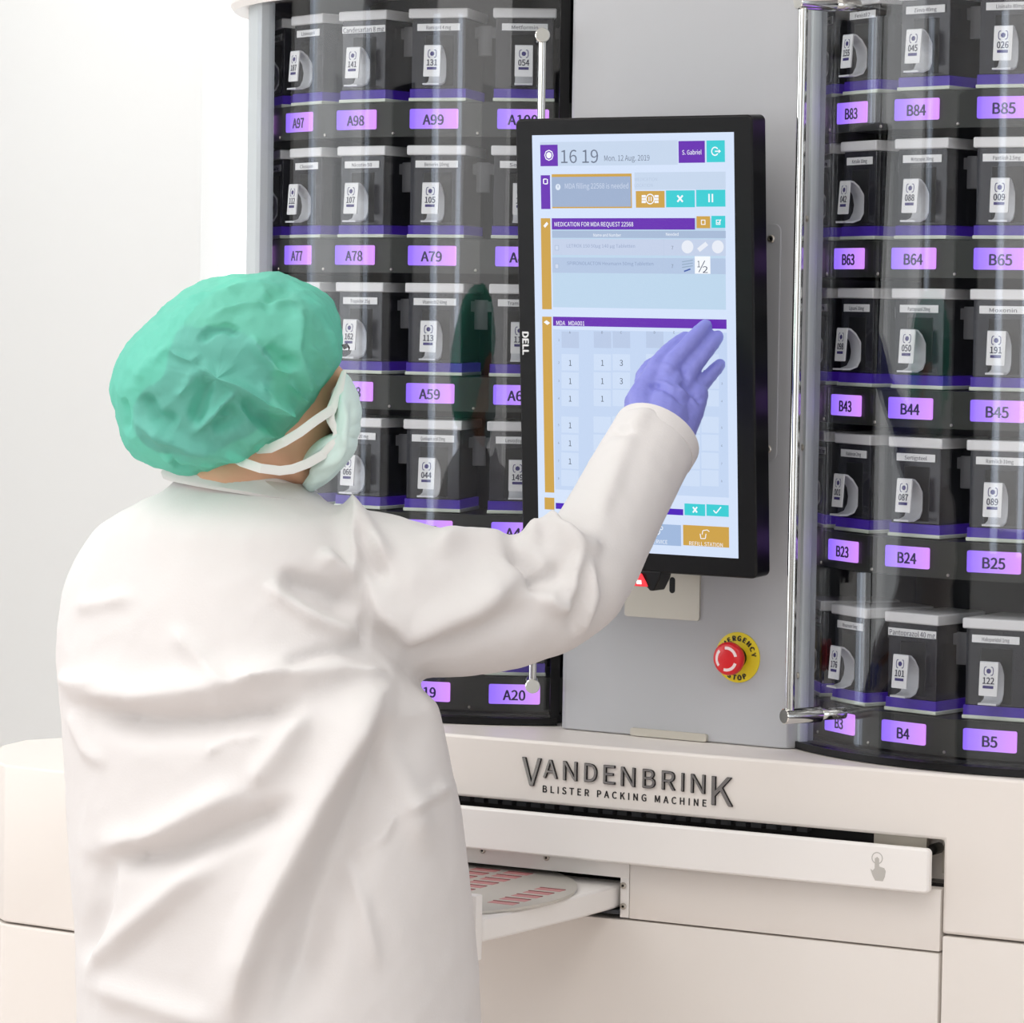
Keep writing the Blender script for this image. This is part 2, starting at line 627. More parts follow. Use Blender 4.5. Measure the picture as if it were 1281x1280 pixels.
# push flap in front of the groove
f0, f1 = -.42, onF(1162, 1090, .03)[0]
g = G()
poly = rrect(f0, .910, f1, .9645, .006)
v0 = [(p[0], p[1]) for p in poly]
Xf = FX @ Matrix([[1, 0, 0, 0], [0, 0, -1, 0], [0, 1, 0, 0], [0, 0, 0, 1]])
g.prism(v0, .018, .03, 0, Xf)
for q_ in (-.25, .2, .60):
    g.box((q_, -.02, .925), (q_ + .03, .046, .945), 0, FX)
flap = g.build('drawer_flap', M['white'], machine, bevel=.003)
ic = onF(1097, 1086, .0304)
g = G()
ix, iz = ic
hand = [(-.0085, -.002), (-.0055, -.0035), (-.003, -.0005), (-.003, .0115), (0, .0135), (.0025, .0115), (.0028, .002), (.0095, .0005), (.0115, -.003), (.0105, -.010), (.008, -.0155), (-.002, -.0155), (-.0055, -.010)]
g.prism([(ix + a, iz + b) for a, b in hand], .0301, .0304, 0, Xf)
for r0, r1 in ((.0062, .0074),):
    g.add(*(lambda L: (L[0], L[1]))((
        [(ix + r * math.cos(t), iz + .012 + r * math.sin(t), .0303) for t in np.linspace(0, 2 * PI, 25)[:-1] for r in (r0, r1)],
        [(2 * i, 2 * i + 1, (2 * i + 3) % 48, (2 * i + 2) % 48) for i in range(24)])), 0, Xf)
g.build('touch_icon', M['icon'], flap)


def screw(P, n, r, parent, name='screw', m='steel'):
    n = Vector(n).normalized()
    q = n.to_track_quat('Z', 'Y').to_matrix().to_4x4()
    g = G()
    X = Matrix.Translation(P) @ q
    g.lathe([(r, 0), (r, r * .35), (r * .8, r * .6), (r * .45, r * .62), (r * .4, r * .25), (0.0001, r * .25)], 18, 0, X)
    g.lathe([(r * .42, r * .25), (0.0001, r * .27)], 6, 1, X)
    return g.build(name, [M[m], M['black']], parent)


for px, py in ((604, 1064), (684, 1073), (780, 1108), (780, 1134)):
    s_, z_ = onF(px, py)
    screw(Fp(s_, .0002, z_), (N2[0], N2[1], 0), .0042, machine)

# raised brand lettering, each letter where it stands
g = G()
cr = lambda X, Y: (640 + X / 4.417, 930 + Y / 4.417)
for ch, xl, xr, yt, yb in (('V', 60, 168, 78, 234), ('A', 178, 258, 90, 193), ('N', 287, 366, 99, 206), ('D', 404, 476, 110, 214), ('E', 510, 576, 120, 226),
                           ('N', 606, 686, 131, 238), ('B', 726, 798, 142, 248), ('R', 832, 908, 152, 258), ('I', 940, 956, 163, 266), ('N', 992, 1073, 170, 276), ('K', 1107, 1226, 184, 345)):
    a = onF(*cr(xl, (yt + yb) / 2)); b = onF(*cr(xr, (yt + yb) / 2))
    t = onF(*cr((xl + xr) / 2, yt)); d = onF(*cr((xl + xr) / 2, yb))
    X = Xf @ Matrix.Translation(((a[0] + b[0]) / 2, (t[1] + d[1]) / 2, .0016))
    g.text(ch, .03, 0, X, ext=.0014, box=(b[0] - a[0] - .0012, t[1] - d[1] - .0010), res=6)
    for dx, dz in ((.0007, -.0006), (-.0003, .0003), (.0007, .0002)):  # black offset copies paint in the shadow edges of each letter
        g.text(ch, .03, 1, X @ Matrix.Translation((dx, dz, -.0003)), ext=.0012, box=(b[0] - a[0] - .0012, t[1] - d[1] - .0010), res=6)
g.build('brand_lettering', [M['darkchrome'], M['blackink_shade']], machine)
a, b = onF(*cr(172, 242)), onF(*cr(1076, 334))
g = G()
g.text('BLISTER PACKING MACHINE', .012, 0, Xf @ Matrix.Translation(((a[0] + b[0]) / 2, (a[1] + b[1]) / 2, .0004)), ext=.0003, bold=.00025, spacing=1.25, fit=b[0] - a[0])
g.build('caption_lettering', M['blackink_shade'], machine)

# lower rounded counter at the far left end
zl = onY(40, 961, -.5)[2]
xl = onY(4, 1160, -.5)[0]
zq = onY(43, 1160, -.5)[2]
g = G()
back = [(-.60, -.12), (-.76, -.12), (-.90, -.14), (-.985, -.19), (-1.012, -.26), (-.995, -.33), (-.95, -.40), (-.90, -.46), (xl, -.50)]
g.prism([(-.55, -.50)] + back[::1], zq + .0015, zl, 0)
g.build('counter_top_section', M['cream'], machine, bevel=.004)
g = G()
g.prism([(-.55, -.50), (-.55, -.12)] + back[1:-1] + [(xl - .004, -.50)], .12, zq - .0015, 0)
g.prism([(-.55, -.5005), (-.55, -.49), (xl + .003, -.49), (xl + .003, -.5005)], .12, zq - .003, 0)
g.build('counter_lower_section', M['cream'], machine, bevel=.002)

# pulled out tray with its front plate
TZ0, TZ1 = .8467, .8776
g = G()
g.prism([(-.21, -.306), (.2275, -.306), (.2325, -.27), (.246, -.09), (.2505, .04), (-.21, .04)], TZ0, TZ1 - .001, 0, FX)
tray = g.build('tray_drawer', M['white'], machine, bevel=.0035)
G().box((-.16, -.322, .8254), (.2268, -.3055, .905), 0, FX, r=.002).build('tray_front_plate', M['white'], tray)
g = G()
g.box((.233, .02, .8435), (.2538, .044, .857), 0, FX)
g.box((.16, -.004, .8405), (.254, .03, .8455), 0, FX)
g.build('tray_runner', M['curtain'], tray)

# gray control column
CY = -.354
zc1 = 2.45
col_poly = [(.006, CY), (.328, CY), (.3395, CY + .004), (.350, CY + .025), (.352, -.322), (.335, -.300), (.272, -.235), (.206, -.10), (.104, -.10), (.04, -.235), (-.006, -.305), (-.006, -.335), (-.002, CY + .006)]
g = G()
g.prism(col_poly, ZT + .0008, zc1, 0)
column = thing('control_column', 'gray metal control column rising between the two glass drum towers', 'column', (.17, -.23, ZT))
cshell = g.build('column_shell', M['gray'], column, bevel=.002, loc=(-.17, .23, -ZT))
a, b = onY(976, 280, CY), onY(976, 577, CY)
XC = Matrix([[1, 0, 0, 0], [0, 0, -1, CY], [0, 1, 0, 0], [0, 0, 0, 1]])
XCL = Matrix.Translation((-.17, .23, -ZT)) @ XC       # local xy on the column face, z towards viewer
g = G()
g.prism(rrect(.06, b[2], .3185, a[2], .010), -.001, .0022, 0, XCL)
ap = g.build('access_plate', M['gray'], column, bevel=.0006)
for px, py in ((966, 299), (962, 562)):
    P = onY(px, py, CY)
    screw((P[0] - .17, CY - .0021 + .23, P[2] - ZT), (0, -1, 0), .0052, ap)
# satin mounting plate with slots under the monitor
a, b = onY(783.5, 722, CY), onY(876, 776, CY)
g = G()
zt_ = 1.33
mp = [(a[0], b[2]), (b[0], b[2]), (b[0], zt_), (a[0], zt_)]
g.prism(rrect(a[0], b[2] - .001, b[0], zt_, .004), 0, .003, 0, XCL)
for px, py, w_, h_ in ((842.5, 732, .0085, .021), (815, 729, .0085, .015)):
    P = onY(px, py, CY)
    g.prism(rrect(P[0] - w_ / 2, P[2] - h_ / 2, P[0] + w_ / 2, P[2] + h_ / 2, w_ * .49), .003, .0032, 1, XCL)
g.build('mounting_plate', [M['plate'], M['black']], column)
# little metal tab at the foot of the column
a, b = onY(792, 917, CY - .004), onY(884, 921, CY - .004)
g = G()
g.prism(rrect(a[0] - .004, ZT + .001, b[0], ZT + .011, .003), .0, .005, 0, XCL)
g.build('foot_tab', M['plate'], column)

# round blister plate lying on the tray
DC, DR = (.018, -.165), .232
g = G()
Xd = FX @ Matrix.Translation((DC[0], DC[1], TZ1 - .0008))
g.lathe([(DR - .001, 0), (DR, .001), (DR, .004), (DR - .0015, .005), (.002, .005)], 96, 0, Xd)
plate = g.build('blister_plate', M['disc'])
tag(plate, 'round satin metal plate with rose blister cells lying on the white pulled-out tray', 'plate')
g = G()
ux, uy = math.cos(.5), math.sin(.5)
for i in range(-4, 5):
    for j in range(-5, 6):
        cx_, cy_ = i * .048, j * .030
        if math.hypot(cx_, cy_) > DR - .03 or (i % 3 == 0):
            continue
        g = G()
        g.box((cx_ - .018, cy_ - .0085, .0048), (cx_ + .018, cy_ + .0085, .0053), 0, Xd)
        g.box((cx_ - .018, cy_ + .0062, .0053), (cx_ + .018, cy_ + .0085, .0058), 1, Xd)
        g.build('blister_cell', [M['cell'], M['celledge']], plate)

# ------------------------------------------------------------------ the two glass drum towers
ROWZ = [1.8583, 1.6761, 1.4920, 1.3086, 1.0911]
STEP = PI / 10
RL, RG = .3894, .42
NAMES = ['Candesartan 8 mg', 'Amlodipin 5mg', 'Ramipril 10mg', 'Metoprolol 50mg', 'Furosemid 40mg']


def arc_frame(cx, a, r, z):
    """origin on the drum at angle a; x tangential, y up, z outward"""
    o = (cx + r * math.sin(a), -r * math.cos(a), z)
    return frame(o, (math.cos(a), math.sin(a), 0), (0, 0, 1), (math.sin(a), -math.cos(a), 0))


def tower(letter, cx, ang0, k0, ks, door, handle_a, label):
    t = thing('storage_tower', label, 'storage tower', (cx, 0, ZT))
    T = Matrix.Translation((cx, 0, 0))
    inv = Matrix.Translation((-cx, 0, -ZT))
    L = lambda X: inv @ X
    d0, d1 = door
    TT = Matrix.Translation((0, 0, -ZT))
    G().arc(.395, .408, d1 + .05, d0 + 2 * PI - .05, ZT + .0015, 2.034, 60, 0, TT).build('back_shell', M['lgray'], t)
    g = G()
    g.lathe([(.20, 2.036), (.30, 2.036), (.392, 2.036), (.394, 2.030), (.428, 2.022), (.434, 2.030), (.434, 2.30), (.427, 2.312), (.002, 2.312)], 72, 0, TT)
    g.build('roof_crown', M['white'], t)
    G().arc(.400, .426, d0 - .02, d1 + .02, ZT + .0012, ZT + .010, 40, 0, TT).build('bottom_rim', M['black'], t)
    g = G()
    g.lathe([(.395, ZT + .002), (.395, ZT + .012), (.002, ZT + .012)], 48, 0, TT)
    g.lathe([(.235, ZT + .012), (.235, 2.034), (.002, 2.034)], 40, 0, TT)
    g.build('drum_core', M['dark'], t)
    for r, z in enumerate(ROWZ):
        g = G()
        g.lathe([(.236, z - .004), (.382, z - .004), (.382, z - .0235), (.3872, z - .0235), (.3872, z + .0225), (.36, z + .0225), (.236, z + .0225)], 80, 0, TT, closed=True)
        for k in ks:
            for da in (-.157,):
                a = ang0 + STEP * (k - k0) + da
                X = L(arc_frame(cx, a, .3874, z - .019))
                g.lathe([(.0022, 0), (.0015, .0012), (.0001, .0014)], 8, 1, X)
        tp = g.build('tier_panel', [M['panel'], M['steel']], t)
        for k in ks:
            num = (k - 20 * r)
            num = num if num > 0 else num + 100
            a = ang0 + STEP * (k - k0)
            X = L(arc_frame(cx, a, RL - .001, z))
            g = G()
            g.prism(rrect(-.0343, -.0132, .0343, .0132, .0022, 3), -.0025, .0004, 0)
            g.text('%s%d' % (letter, num), .0180, 1, Matrix.Translation((0, 0, .0006)), ext=.0002, bold=.00055, res=4)
            o = g.build('location_label', [M['lit'], M['lblink']], tp)
            o.matrix_local = X
    # glass door with its frame strips and bar handle
    gd = G().arc(RG - .005, RG, d0, d1, ZT + .010, 2.026, 56, 0, TT).build('glass_door', M['glass'], t)
    g = G()
    lside = handle_a < 0
    if lside:
        g.arc(RG - .008, RG + .003, d0 - .034, d0 + .002, ZT + .010, 2.026, 4, 0, TT)
        g.arc(RG - .008, RG + .001, d1 - .002, d1 + .03, ZT + .010, 2.026, 4, 0, TT)
    else:
        g.arc(RG - .008, RG + .001, d1 - .002, d1 + .028, ZT + .010, 2.026, 4, 1, TT)
        g.arc(.395, RG - .006, d0 - .16, d0 + .002, ZT + .010, 2.026, 6, 0, TT)
    fr = g.build('door_frame', [M['lgray'], M['black']], gd)
    if lside:
        for zz in (1.995, 1.726, 1.437, 1.147):
            a = d0 - .017
            P = (( RG + .003) * math.sin(a), -(RG + .003) * math.cos(a), zz - ZT)
            screw(P, (math.sin(a), -math.cos(a), 0), .0042, fr)
    return t, gd


def door_bar(gd, cx, a_att, r_bar, z0, z1, rad, knob, shift=0.0):
    g = G()
    n = np.array([math.sin(a_att), -math.cos(a_att), 0])
    for z in (z0, z1):
        p0 = n * (RG - .012) + np.array([0, 0, z - ZT])
        p1 = n * (r_bar + knob * .9) + np.array([0, 0, z - ZT])
        mid = n * (RG + .028) + np.array([0, 0, z - ZT])
        X = frame(p0, np.cross((0, 0, 1), n), (0, 0, 1), n)
        Lg = np.linalg.norm(p1 - p0)
        g.lathe([(knob * .78, 0), (knob * .78, Lg * .38), (knob * .72, Lg * .39), (knob, Lg * .41), (knob, Lg - .0012), (knob - .0012, Lg), (.0002, Lg)], 24, 0, X)
    b = n * r_bar
    g.tube([b + np.array([0, 0, z0 - ZT]), b + np.array([0, 0, z1 - ZT])], rad, 16, hemi=False)
    return g.build('bar_handle', M['chrome'], gd)


XA, XB = -.28889605, .60142394
aA, aB = .22949946, -.21748069
tA, gA = tower('A', XA, aA, 99, (96, 97, 98, 99, 100), (-.57, .662), .6, 'tall round glass drum tower holding lit labels A97 to A20, left of the column')
tB, gB = tower('B', XB, aB, 84, (82, 83, 84, 85, 86), (-.632, .60), -.6, 'tall round glass drum tower holding lit labels B83 to B5, right of the column')
door_bar(gA, XA, .60, .470, 1.963, 1.112, .0052, .0098)
door_bar(gB, XB, -.435, .492, 1.988, 1.108, .0062, .0098)


# ------------------------------------------------------------------ dispensing canisters
def lid_poly(w, wr, y0, y1):
    return [(-w, y0), (w, y0), (wr, y1), (-wr, y1)]


def proto_parts():
    P = {}
    g = G().prism(lid_poly(.0385, .027, 0, .10), .0405, .136, 0)
    g.box((-.019, -.0006, .044), (.022, .002, .112), 1)
    P['canister_body'] = (g.build('canister_body', [M['smoky'], M['dark']], None, bevel=.0025))
    g = G().prism(lid_poly(.0425, .031, -.004, .104), .1345, .1475, 0)
    P['lid'] = g.build('lid', M['lid'], None, bevel=.0018)
    P['base_rail'] = G().prism(lid_poly(.0412, .030, -.003, .10), .0238, .0285, 0).build('base_rail', M['rail'], None, bevel=.0008)
    P['violet_strip'] = G().prism(lid_poly(.0400, .029, -.001, .10), .0285, .0405, 0).build('violet_strip', M['violet'], None)
    # chute: C shaped band that swings back from the plate and down to a foot
    path = [(-.027, .0455), (-.016, .0455), (-.006, .049), (-.001, .058), (.0005, .068), (-.002, .080), (-.009, .090), (-.0165, .0955), (-.0215, .0962)]
    th = .0011
    v, f = [], []
    for i, (y, z) in enumerate(path):
        a = np.array(path[min(i + 1, len(path) - 1)]) - np.array(path[max(i - 1, 0)])
        a = a / np.linalg.norm(a)
        nn = np.array([-a[1], a[0]]) * th
        for x in (-.0118, .0118):
            v.append((x, y - nn[0], z - nn[1]))
            v.append((x, y + nn[0], z + nn[1]))
    for i in range(len(path) - 1):
        b, c = i * 4, i * 4 + 4
        f += [(b, b + 2, c + 2, c), (b + 1, c + 1, c + 3, b + 3), (b, c, c + 1, b + 1), (b + 2, b + 3, c + 3, c + 2)]
    f += [(0, 1, 3, 2), (len(v) - 4, len(v) - 2, len(v) - 1, len(v) - 3)]
    P['chute'] = G().add(v, f).build('chute', M['chute'], None, smooth=50)
    for q_, sx in (('', -1), (' ', 1)):
        g = G()
        g.box((sx * .050 - .005, .030, .086), (sx * .050 + .005, .034, .126), 0, r=.001)
        g.box((min(sx * .040, sx * .046), .030, .110), (max(sx * .040, sx * .046), .034, .124), 0)
        P['side_latch' + q_] = g.build('side_latch', M['latch'], None)
    return P


PR = proto_parts()
first = True
PLX = Matrix([[1, 0, 0, 0], [0, 0, -1, 0], [0, 1, 0, 0], [0, 0, 0, 1]])      # text plane: x right, y up, z outward(-Y)


def canister(cx, a, z, code, num, name, longname, label, group):
    global first
    R = .374
    t = thing('dispensing_canister', label, 'canister', (cx + R * math.sin(a), -R * math.cos(a), z), a, group)
    for k, o in PR.items():
        c = o if first else o.copy()
        if not first:
            COL.objects.link(c)
        c.parent = t
    first = False
    # hanging number plate
    g = G()
    tilt = Matrix.Translation((0, -.0225, .0757)) @ Matrix.Rotation(math.radians(-4), 4, 'X') @ PLX
    g.prism(rrect(-.0118, -.0203, .0118, .0203, .001, 2), -.0009, .0009, 0, tilt)
    up = tilt @ Matrix.Translation((0, 0, .0010))
    n = 14
    v = [(.0030 * math.cos(2 * PI * i / n), .0100 + .0030 * math.sin(2 * PI * i / n), .0002) for i in range(n)]
    g.add(v, [tuple(range(n))], 2, up)
    for sgn in (-1, 1):
        pts = [(sgn * (.0048 + .0010 * (abs(q) < 1.5)), .0100 + q * .0024) for q in (-2, -1, 0, 1, 2)]
        pts = [(sgn * .0028, .0050)] + pts + [(sgn * .0028, .0150)]
        for p, q in zip(pts, pts[1:]):
            dx, dy = q[0] - p[0], q[1] - p[1]
            l = math.hypot(dx, dy)
            nx, ny = -dy / l * .0005, dx / l * .0005
            g.add([(p[0] - nx, p[1] - ny, .0002), (q[0] - nx, q[1] - ny, .0002), (q[0] + nx, q[1] + ny, .0002), (p[0] + nx, p[1] + ny, .0002)], [(0, 1, 2, 3)], 2, up)
    g.text(num, .0108, 1, up @ Matrix.Translation((0, -.0010, .0002)), ext=.0001, bold=.00028, res=2, fit=.0150)
    g.box((-.0068, -.0112, .0), (.0068, -.0078, .0003), 2, up)
    g.build('number_plate', [M['paper'], M['ink'], M['navy']], t)
    w_ = .038 if longname else .0305
    g = G()
    up = Matrix.Translation((0, -.0006, .1225)) @ PLX
    g.box((-w_, -.0047, 0), (w_, .0047, .0006), 0, up)
    g.text(name, .0088 if longname else .0062, 1, up @ Matrix.Translation((0, 0, .0007)), ext=.0001, res=2, fit=(w_ * 1.9 if longname else w_ * 1.15))
    g.build('name_label', [M['paper'], M['ink']], t)
    return t


plA = {(0, 96): '118', (0, 97): '187', (0, 98): '141', (0, 99): '131', (0, 100): '054', (1, 96): '119', (1, 97): '112', (1, 98): '107', (1, 99): '105', (1, 100): '103',
       (2, 96): '160', (2, 97): '161', (2, 98): '162', (2, 99): '113', (2, 100): '114', (3, 96): '068', (3, 97): '067', (3, 98): '066', (3, 99): '044', (3, 100): '149',
       (4, 96): '031', (4, 97): '032', (4, 98): '033', (4, 99): '034', (4, 100): '035'}
nmA = {(0, 98): 'Candesartan 8 mg', (0, 99): 'Ramipril 4 mg', (0, 97): 'Lisinopril', (0, 100): 'Metformin', (1, 97): 'Clozapin', (1, 98): 'Nicotin 50', (1, 99): 'Benerin 10mg', (1, 100): 'Sertralin',
       (2, 98): 'Trapidor 25g', (2, 99): 'Vitamin B12 60mg', (2, 100): 'Tramadol 50', (3, 98): 'Omep 20 mg', (3, 99): 'Quetiapin acid 25mg', (3, 100): 'Levodop Ben'}
plB = {(0, 82): '150', (0, 83): '155', (0, 84): '045', (0, 85): '026', (0, 86): '027', (1, 82): '040', (1, 83): '042', (1, 84): '088', (1, 85): '009', (1, 86): '010',
       (2, 82): '097', (2, 83): '098', (2, 84): '050', (2, 85): '191', (2, 86): '192', (3, 82): '002', (3, 83): '001', (3, 84): '087', (3, 85): '089', (3, 86): '090',
       (4, 82): '177', (4, 83): '176', (4, 84): '101', (4, 85): '122', (4, 86): '123'}
nmB = {(0, 83): 'Fenistil 2', (0, 84): 'Zinva 40mg', (0, 85): 'Lisinato 80mg', (1, 83): 'Ketalin 10mg', (1, 84): 'Mirtazapin 30mg', (1, 85): 'Pantilish 2.5mg', (2, 83): 'Lipsani 10mg', (2, 84): 'Pantoprazol 20mg',
       (2, 85): 'Moxonin', (3, 83): 'Haldoran 2mg', (3, 84): 'Sertigsteel', (3, 85): 'Ramilich 10mg', (4, 83): 'Rivaroxin 5mg', (4, 84): 'Pantoprazol 40 mg', (4, 85): 'Haloperidol 1mg'}
for L_, cx, a0, k0, ks, pl, nm, side in (('A', XA, aA, 99, (96, 97, 98, 99, 100), plA, nmA, 'left'), ('B', XB, aB, 84, (82, 83, 84, 85, 86), plB, nmB, 'right')):
    for r, z in enumerate(ROWZ):
        for k in ks:
            num = k - 20 * r
            nm_ = nm.get((r, k), NAMES[(k + r) % 5])
            lg = nm_ in ('Candesartan 8 mg', 'Pantoprazol 40 mg')
            canister(cx, a0 + STEP * (k - k0), z, L_, pl[(r, k)], nm_, lg,
                     'smoky dispensing canister with white lid and plate %s above lit label %s%d' % (pl[(r, k)], L_, num), 'canisters in the %s drum tower' % side)

# ------------------------------------------------------------------ monitor
MC = np.array([.18015322, -.47863129, 1.56460987])
ti, my = -.05822248, -.004889213
MU = np.array([math.cos(my), math.sin(my), 0])
MV = np.array([-math.sin(my) * math.sin(ti), math.cos(my) * math.sin(ti), math.cos(ti)])
MN = np.cross(MU, MV)                # towards the viewer
XM = frame(MC, MU, MV, MN)
mon = thing('touch_monitor', 'black upright touch monitor showing the dosing screen, mounted on the gray column', 'monitor', tuple(MC))
IM = Matrix.Translation(tuple(-MC)) @ XM
bw, bt, bb = .1735, .2845, .2880


def ms(x, y):
    P = on_plane(x, y, MC, MN) - MC
    return P @ MU, P @ MV


g = G()
g.prism(rrect(-bw, -bb, bw, bt, .008), -.034, .0012, 0, IM)
g.prism(rrect(-bw + .02, -bb + .02, bw - .02, bt - .02, .02), -.050, -.034, 0, IM)
g.build('bezel', M['black'], mon, bevel=.0025)
G().box((-.05, -.06, -.10), (.05, .06, -.048), 0, IM, r=.003).build('wall_bracket', M['black'], mon)
g = G()
g.text('DELL', .0125, 0, IM @ Matrix.Translation((*ms(659, 429), .0016)) @ Matrix.Rotation(-PI / 2, 4, 'Z'), ext=.0002, bold=.0006, fit=.0300)
g.build('maker_mark', mat('white_print', (235, 235, 235), .5), mon)
BG = (213, 227, 250)
smats, sidx = [], {}


def sm(c, s=1.0):
    k = (c, s)
    if k not in sidx:
        sidx[k] = len(smats)
        smats.append(scr(c, s))
    return sidx[k]


sg = G()
sg.prism([(-.148, -.2635), (.148, -.2635), (.148, .2635), (-.148, .2635)], .0005, .0014, sm(BG), IM)
layer = [0]


def srect(x0, y0, x1, y1, c, dz=None):
    layer[0] += 1
    z = .00145 + .000012 * layer[0] if dz is None else dz
    a, b = ms(x0, y0), ms(x1, y1)
    sg.add([(a[0], b[1], z), (b[0], b[1], z), (b[0], a[1], z), (a[0], a[1], z)], [(0, 1, 2, 3)], sm(c), IM)


def stext(t, x, y, size_px, c, w=None, bold=0.0):
    layer[0] += 1
    z = .00150 + .000012 * layer[0]
    sc = 1 / 990.
    sg.text(t, size_px * sc, sm(c), IM @ Matrix.Translation((*ms(x, y), z)), ext=.00001, bold=bold, fit=(w / 826. if w else None), res=3)


def spoly(pts, c):
    layer[0] += 1
    z = .00150 + .000012 * layer[0]
    q = [ms(*p) for p in pts]
    ar = sum(q[i][0] * q[(i + 1) % len(q)][1] - q[(i + 1) % len(q)][0] * q[i][1] for i in range(len(q)))
    if ar < 0:
        q = q[::-1]
    sg.add([(*p, z) for p in q], [tuple(range(len(q)))], sm(c), IM)


def sring(x, y, r, c, w=1.6, n=18, squash=.83, a0=0, a1=360):
    layer[0] += 1
    z = .00150 + .000012 * layer[0]
    v, f = [], []
    for i in range(n + 1):
        a = math.radians(a0 + (a1 - a0) * i / n)
        for rr in (r - w / 2, r + w / 2):
            v.append((*ms(x + rr * squash * math.cos(a), y - rr * math.sin(a)), z))
    for i in range(n):
        f.append((2 * i, 2 * i + 1, 2 * i + 3, 2 * i + 2))
    sg.add(v, f, sm(c), IM)


def sline(x0, y0, x1, y1, w, c):
    dx, dy = x1 - x0, y1 - y0
    l = math.hypot(dx, dy)
    nx, ny = -dy / l * w / 2, dx / l * w / 2
    spoly([(x0 - nx, y0 - ny), (x1 - nx, y1 - ny), (x1 + nx, y1 + ny), (x0 + nx, y0 + ny)], c)


q3 = lambda X, Y: (640 + X / 4, 130 + Y / 4)
q4 = lambda X, Y: (640 + X / 4, 430 + Y / 4)
PUR, TEA, GOL, PAN, GRB, WHT, GRY, LGT = (104, 46, 178), (60, 205, 212), (205, 162, 74), (198, 214, 236), (164, 182, 210), (246, 249, 255), (110, 120, 140), (182, 198, 222)
# header
srect(*q3(146, 192), *q3(835, 304), PAN)
srect(*q3(146, 205), *q3(235, 311), PUR)
x, y = q3(190, 257)
spoly([(x + 4.0 * math.cos(t) * .83, y - 4.0 * math.sin(t)) for t in np.linspace(0, 2 * PI, 14)[:-1]], WHT)
sring(x, y, 6.3, WHT, 1.3, 8)
stext('16', *q3(288, 257), 22.5, GRY, 19.5)
stext('19', *q3(395, 256), 22.5, GRY, 19.5)
stext('Mon. 12 Aug. 2019', *q3(579, 268), 9.5, GRY, 55)
srect(*q3(838, 186), *q3(971, 294), PUR)
stext('S. Gabriel', *q3(905, 240), 7.5, WHT, 23, .00004)
srect(*q3(978, 183), *q3(1071, 291), TEA)
x, y = q3(1021, 237)
sring(x, y, 5, WHT, 1.6, 16, .83, 35, 325)
sline(x, y, x + 6.5, y, 1.5, WHT)
spoly([(x + 4.5, y - 2.6), (x + 7.5, y), (x + 4.5, y + 2.6)], WHT)
# request row
srect(*q3(149, 357), *q3(198, 526), PUR)
x, y = q3(173, 388)
for a in ((-2.4, -3, -2.4, 3), (2.4, -3, 2.4, 3), (-2.4, -3, 1.5, -3), (2.4, 3, -1.5, 3)):
    sline(x + a[0], y + a[1], x + a[2], y + a[3], 1.3, WHT)
srect(*q3(204, 352), *q3(606, 521), GOL)
srect(*q3(204, 366), *q3(601, 514), (158, 176, 206))
x, y = q3(236, 416)
spoly([(x + 3.2 * math.cos(t), y - 4.0 * math.sin(t)) for t in np.linspace(0, 2 * PI, 16)[:-1]], (222, 232, 246))
sline(x, y - 2.4, x, y + .6, 1.1, (158, 176, 206))
stext('MDA filling 22568 is needed', *q3(428, 408), 9, (206, 216, 236), 78)
srect(*q3(618, 343), *q3(1075, 427), PAN)
stext('MEDICATION', *q3(676, 376), 5.4, LGT, 27)
stext('LOCATION', *q3(664, 406), 5.4, LGT, 22)
srect(*q3(625, 436), *q3(770, 519), GOL)
srect(*q3(776, 433), *q3(921, 517), TEA)
srect(*q3(927, 430), *q3(1074, 514), TEA)
x, y = q3(697, 476)
for ox in (-8, 8):
    for oy in (-3.6, 0, 3.6):
        srect(x + ox - 2.6, y + oy - 1.4, x + ox + 2.6, y + oy + 1.4, WHT)
sring(x, y, 6, WHT, 1.4, 18)
sline(x - 1.4, y - 3, x - 1.4, y + 3, 1.1, WHT)
sline(x + 1.4, y - 3, x + 1.4, y + 3, 1.1, WHT)
x, y = q3(847, 474)
sline(x - 3.3, y - 4, x + 3.3, y + 4, 2.2, WHT)
sline(x - 3.3, y + 4, x + 3.3, y - 4, 2.2, WHT)
x, y = q3(1000, 471)
srect(x - 3.0, y - 5.2, x - 1.0, y + 5.2, WHT)
srect(x + 1.2, y - 5.2, x + 3.2, y + 5.2, WHT)
# medication block
srect(*q3(150, 572), *q3(205, 1028), GOL)
spoly([(x_ / 4 + 640, y_ / 4 + 130) for x_, y_ in ((163, 610), (180, 590), (188, 600), (172, 620))], WHT)
srect(*q3(205, 572), *q3(1077, 1030), (190, 214, 236))
srect(*q3(205, 572), *q3(922, 629), PUR)
stext('MEDICATION FOR MDA REQUEST 22568', *q3(414, 600), 7.4, WHT, 97, .00004)
srect(*q3(929, 562), *q3(998, 622), GOL)
srect(*q3(1004, 560), *q3(1074, 620), TEA)
for cx_, col_ in ((963, GOL), (1038, TEA)):
    x, y = q3(cx_, 592)
    srect(x - 2.8, y - 3.2, x + 2.8, y + 3.2, WHT)
    srect(x - 1.8, y - 2.2, x + 1.8, y + 2.2, col_)
sline(x - 1.2, y, x + .2, y + 1.6, 1, WHT)
sline(x + .2, y + 1.6, x + 3.6, y - 3.4, 1, WHT)
srect(*q3(207, 634), *q3(1076, 672), (168, 186, 214))
stext('Name and Number', *q3(482, 655), 5.2, WHT, 34)
stext('Needed', *q3(808, 651), 5.0, WHT, 15)
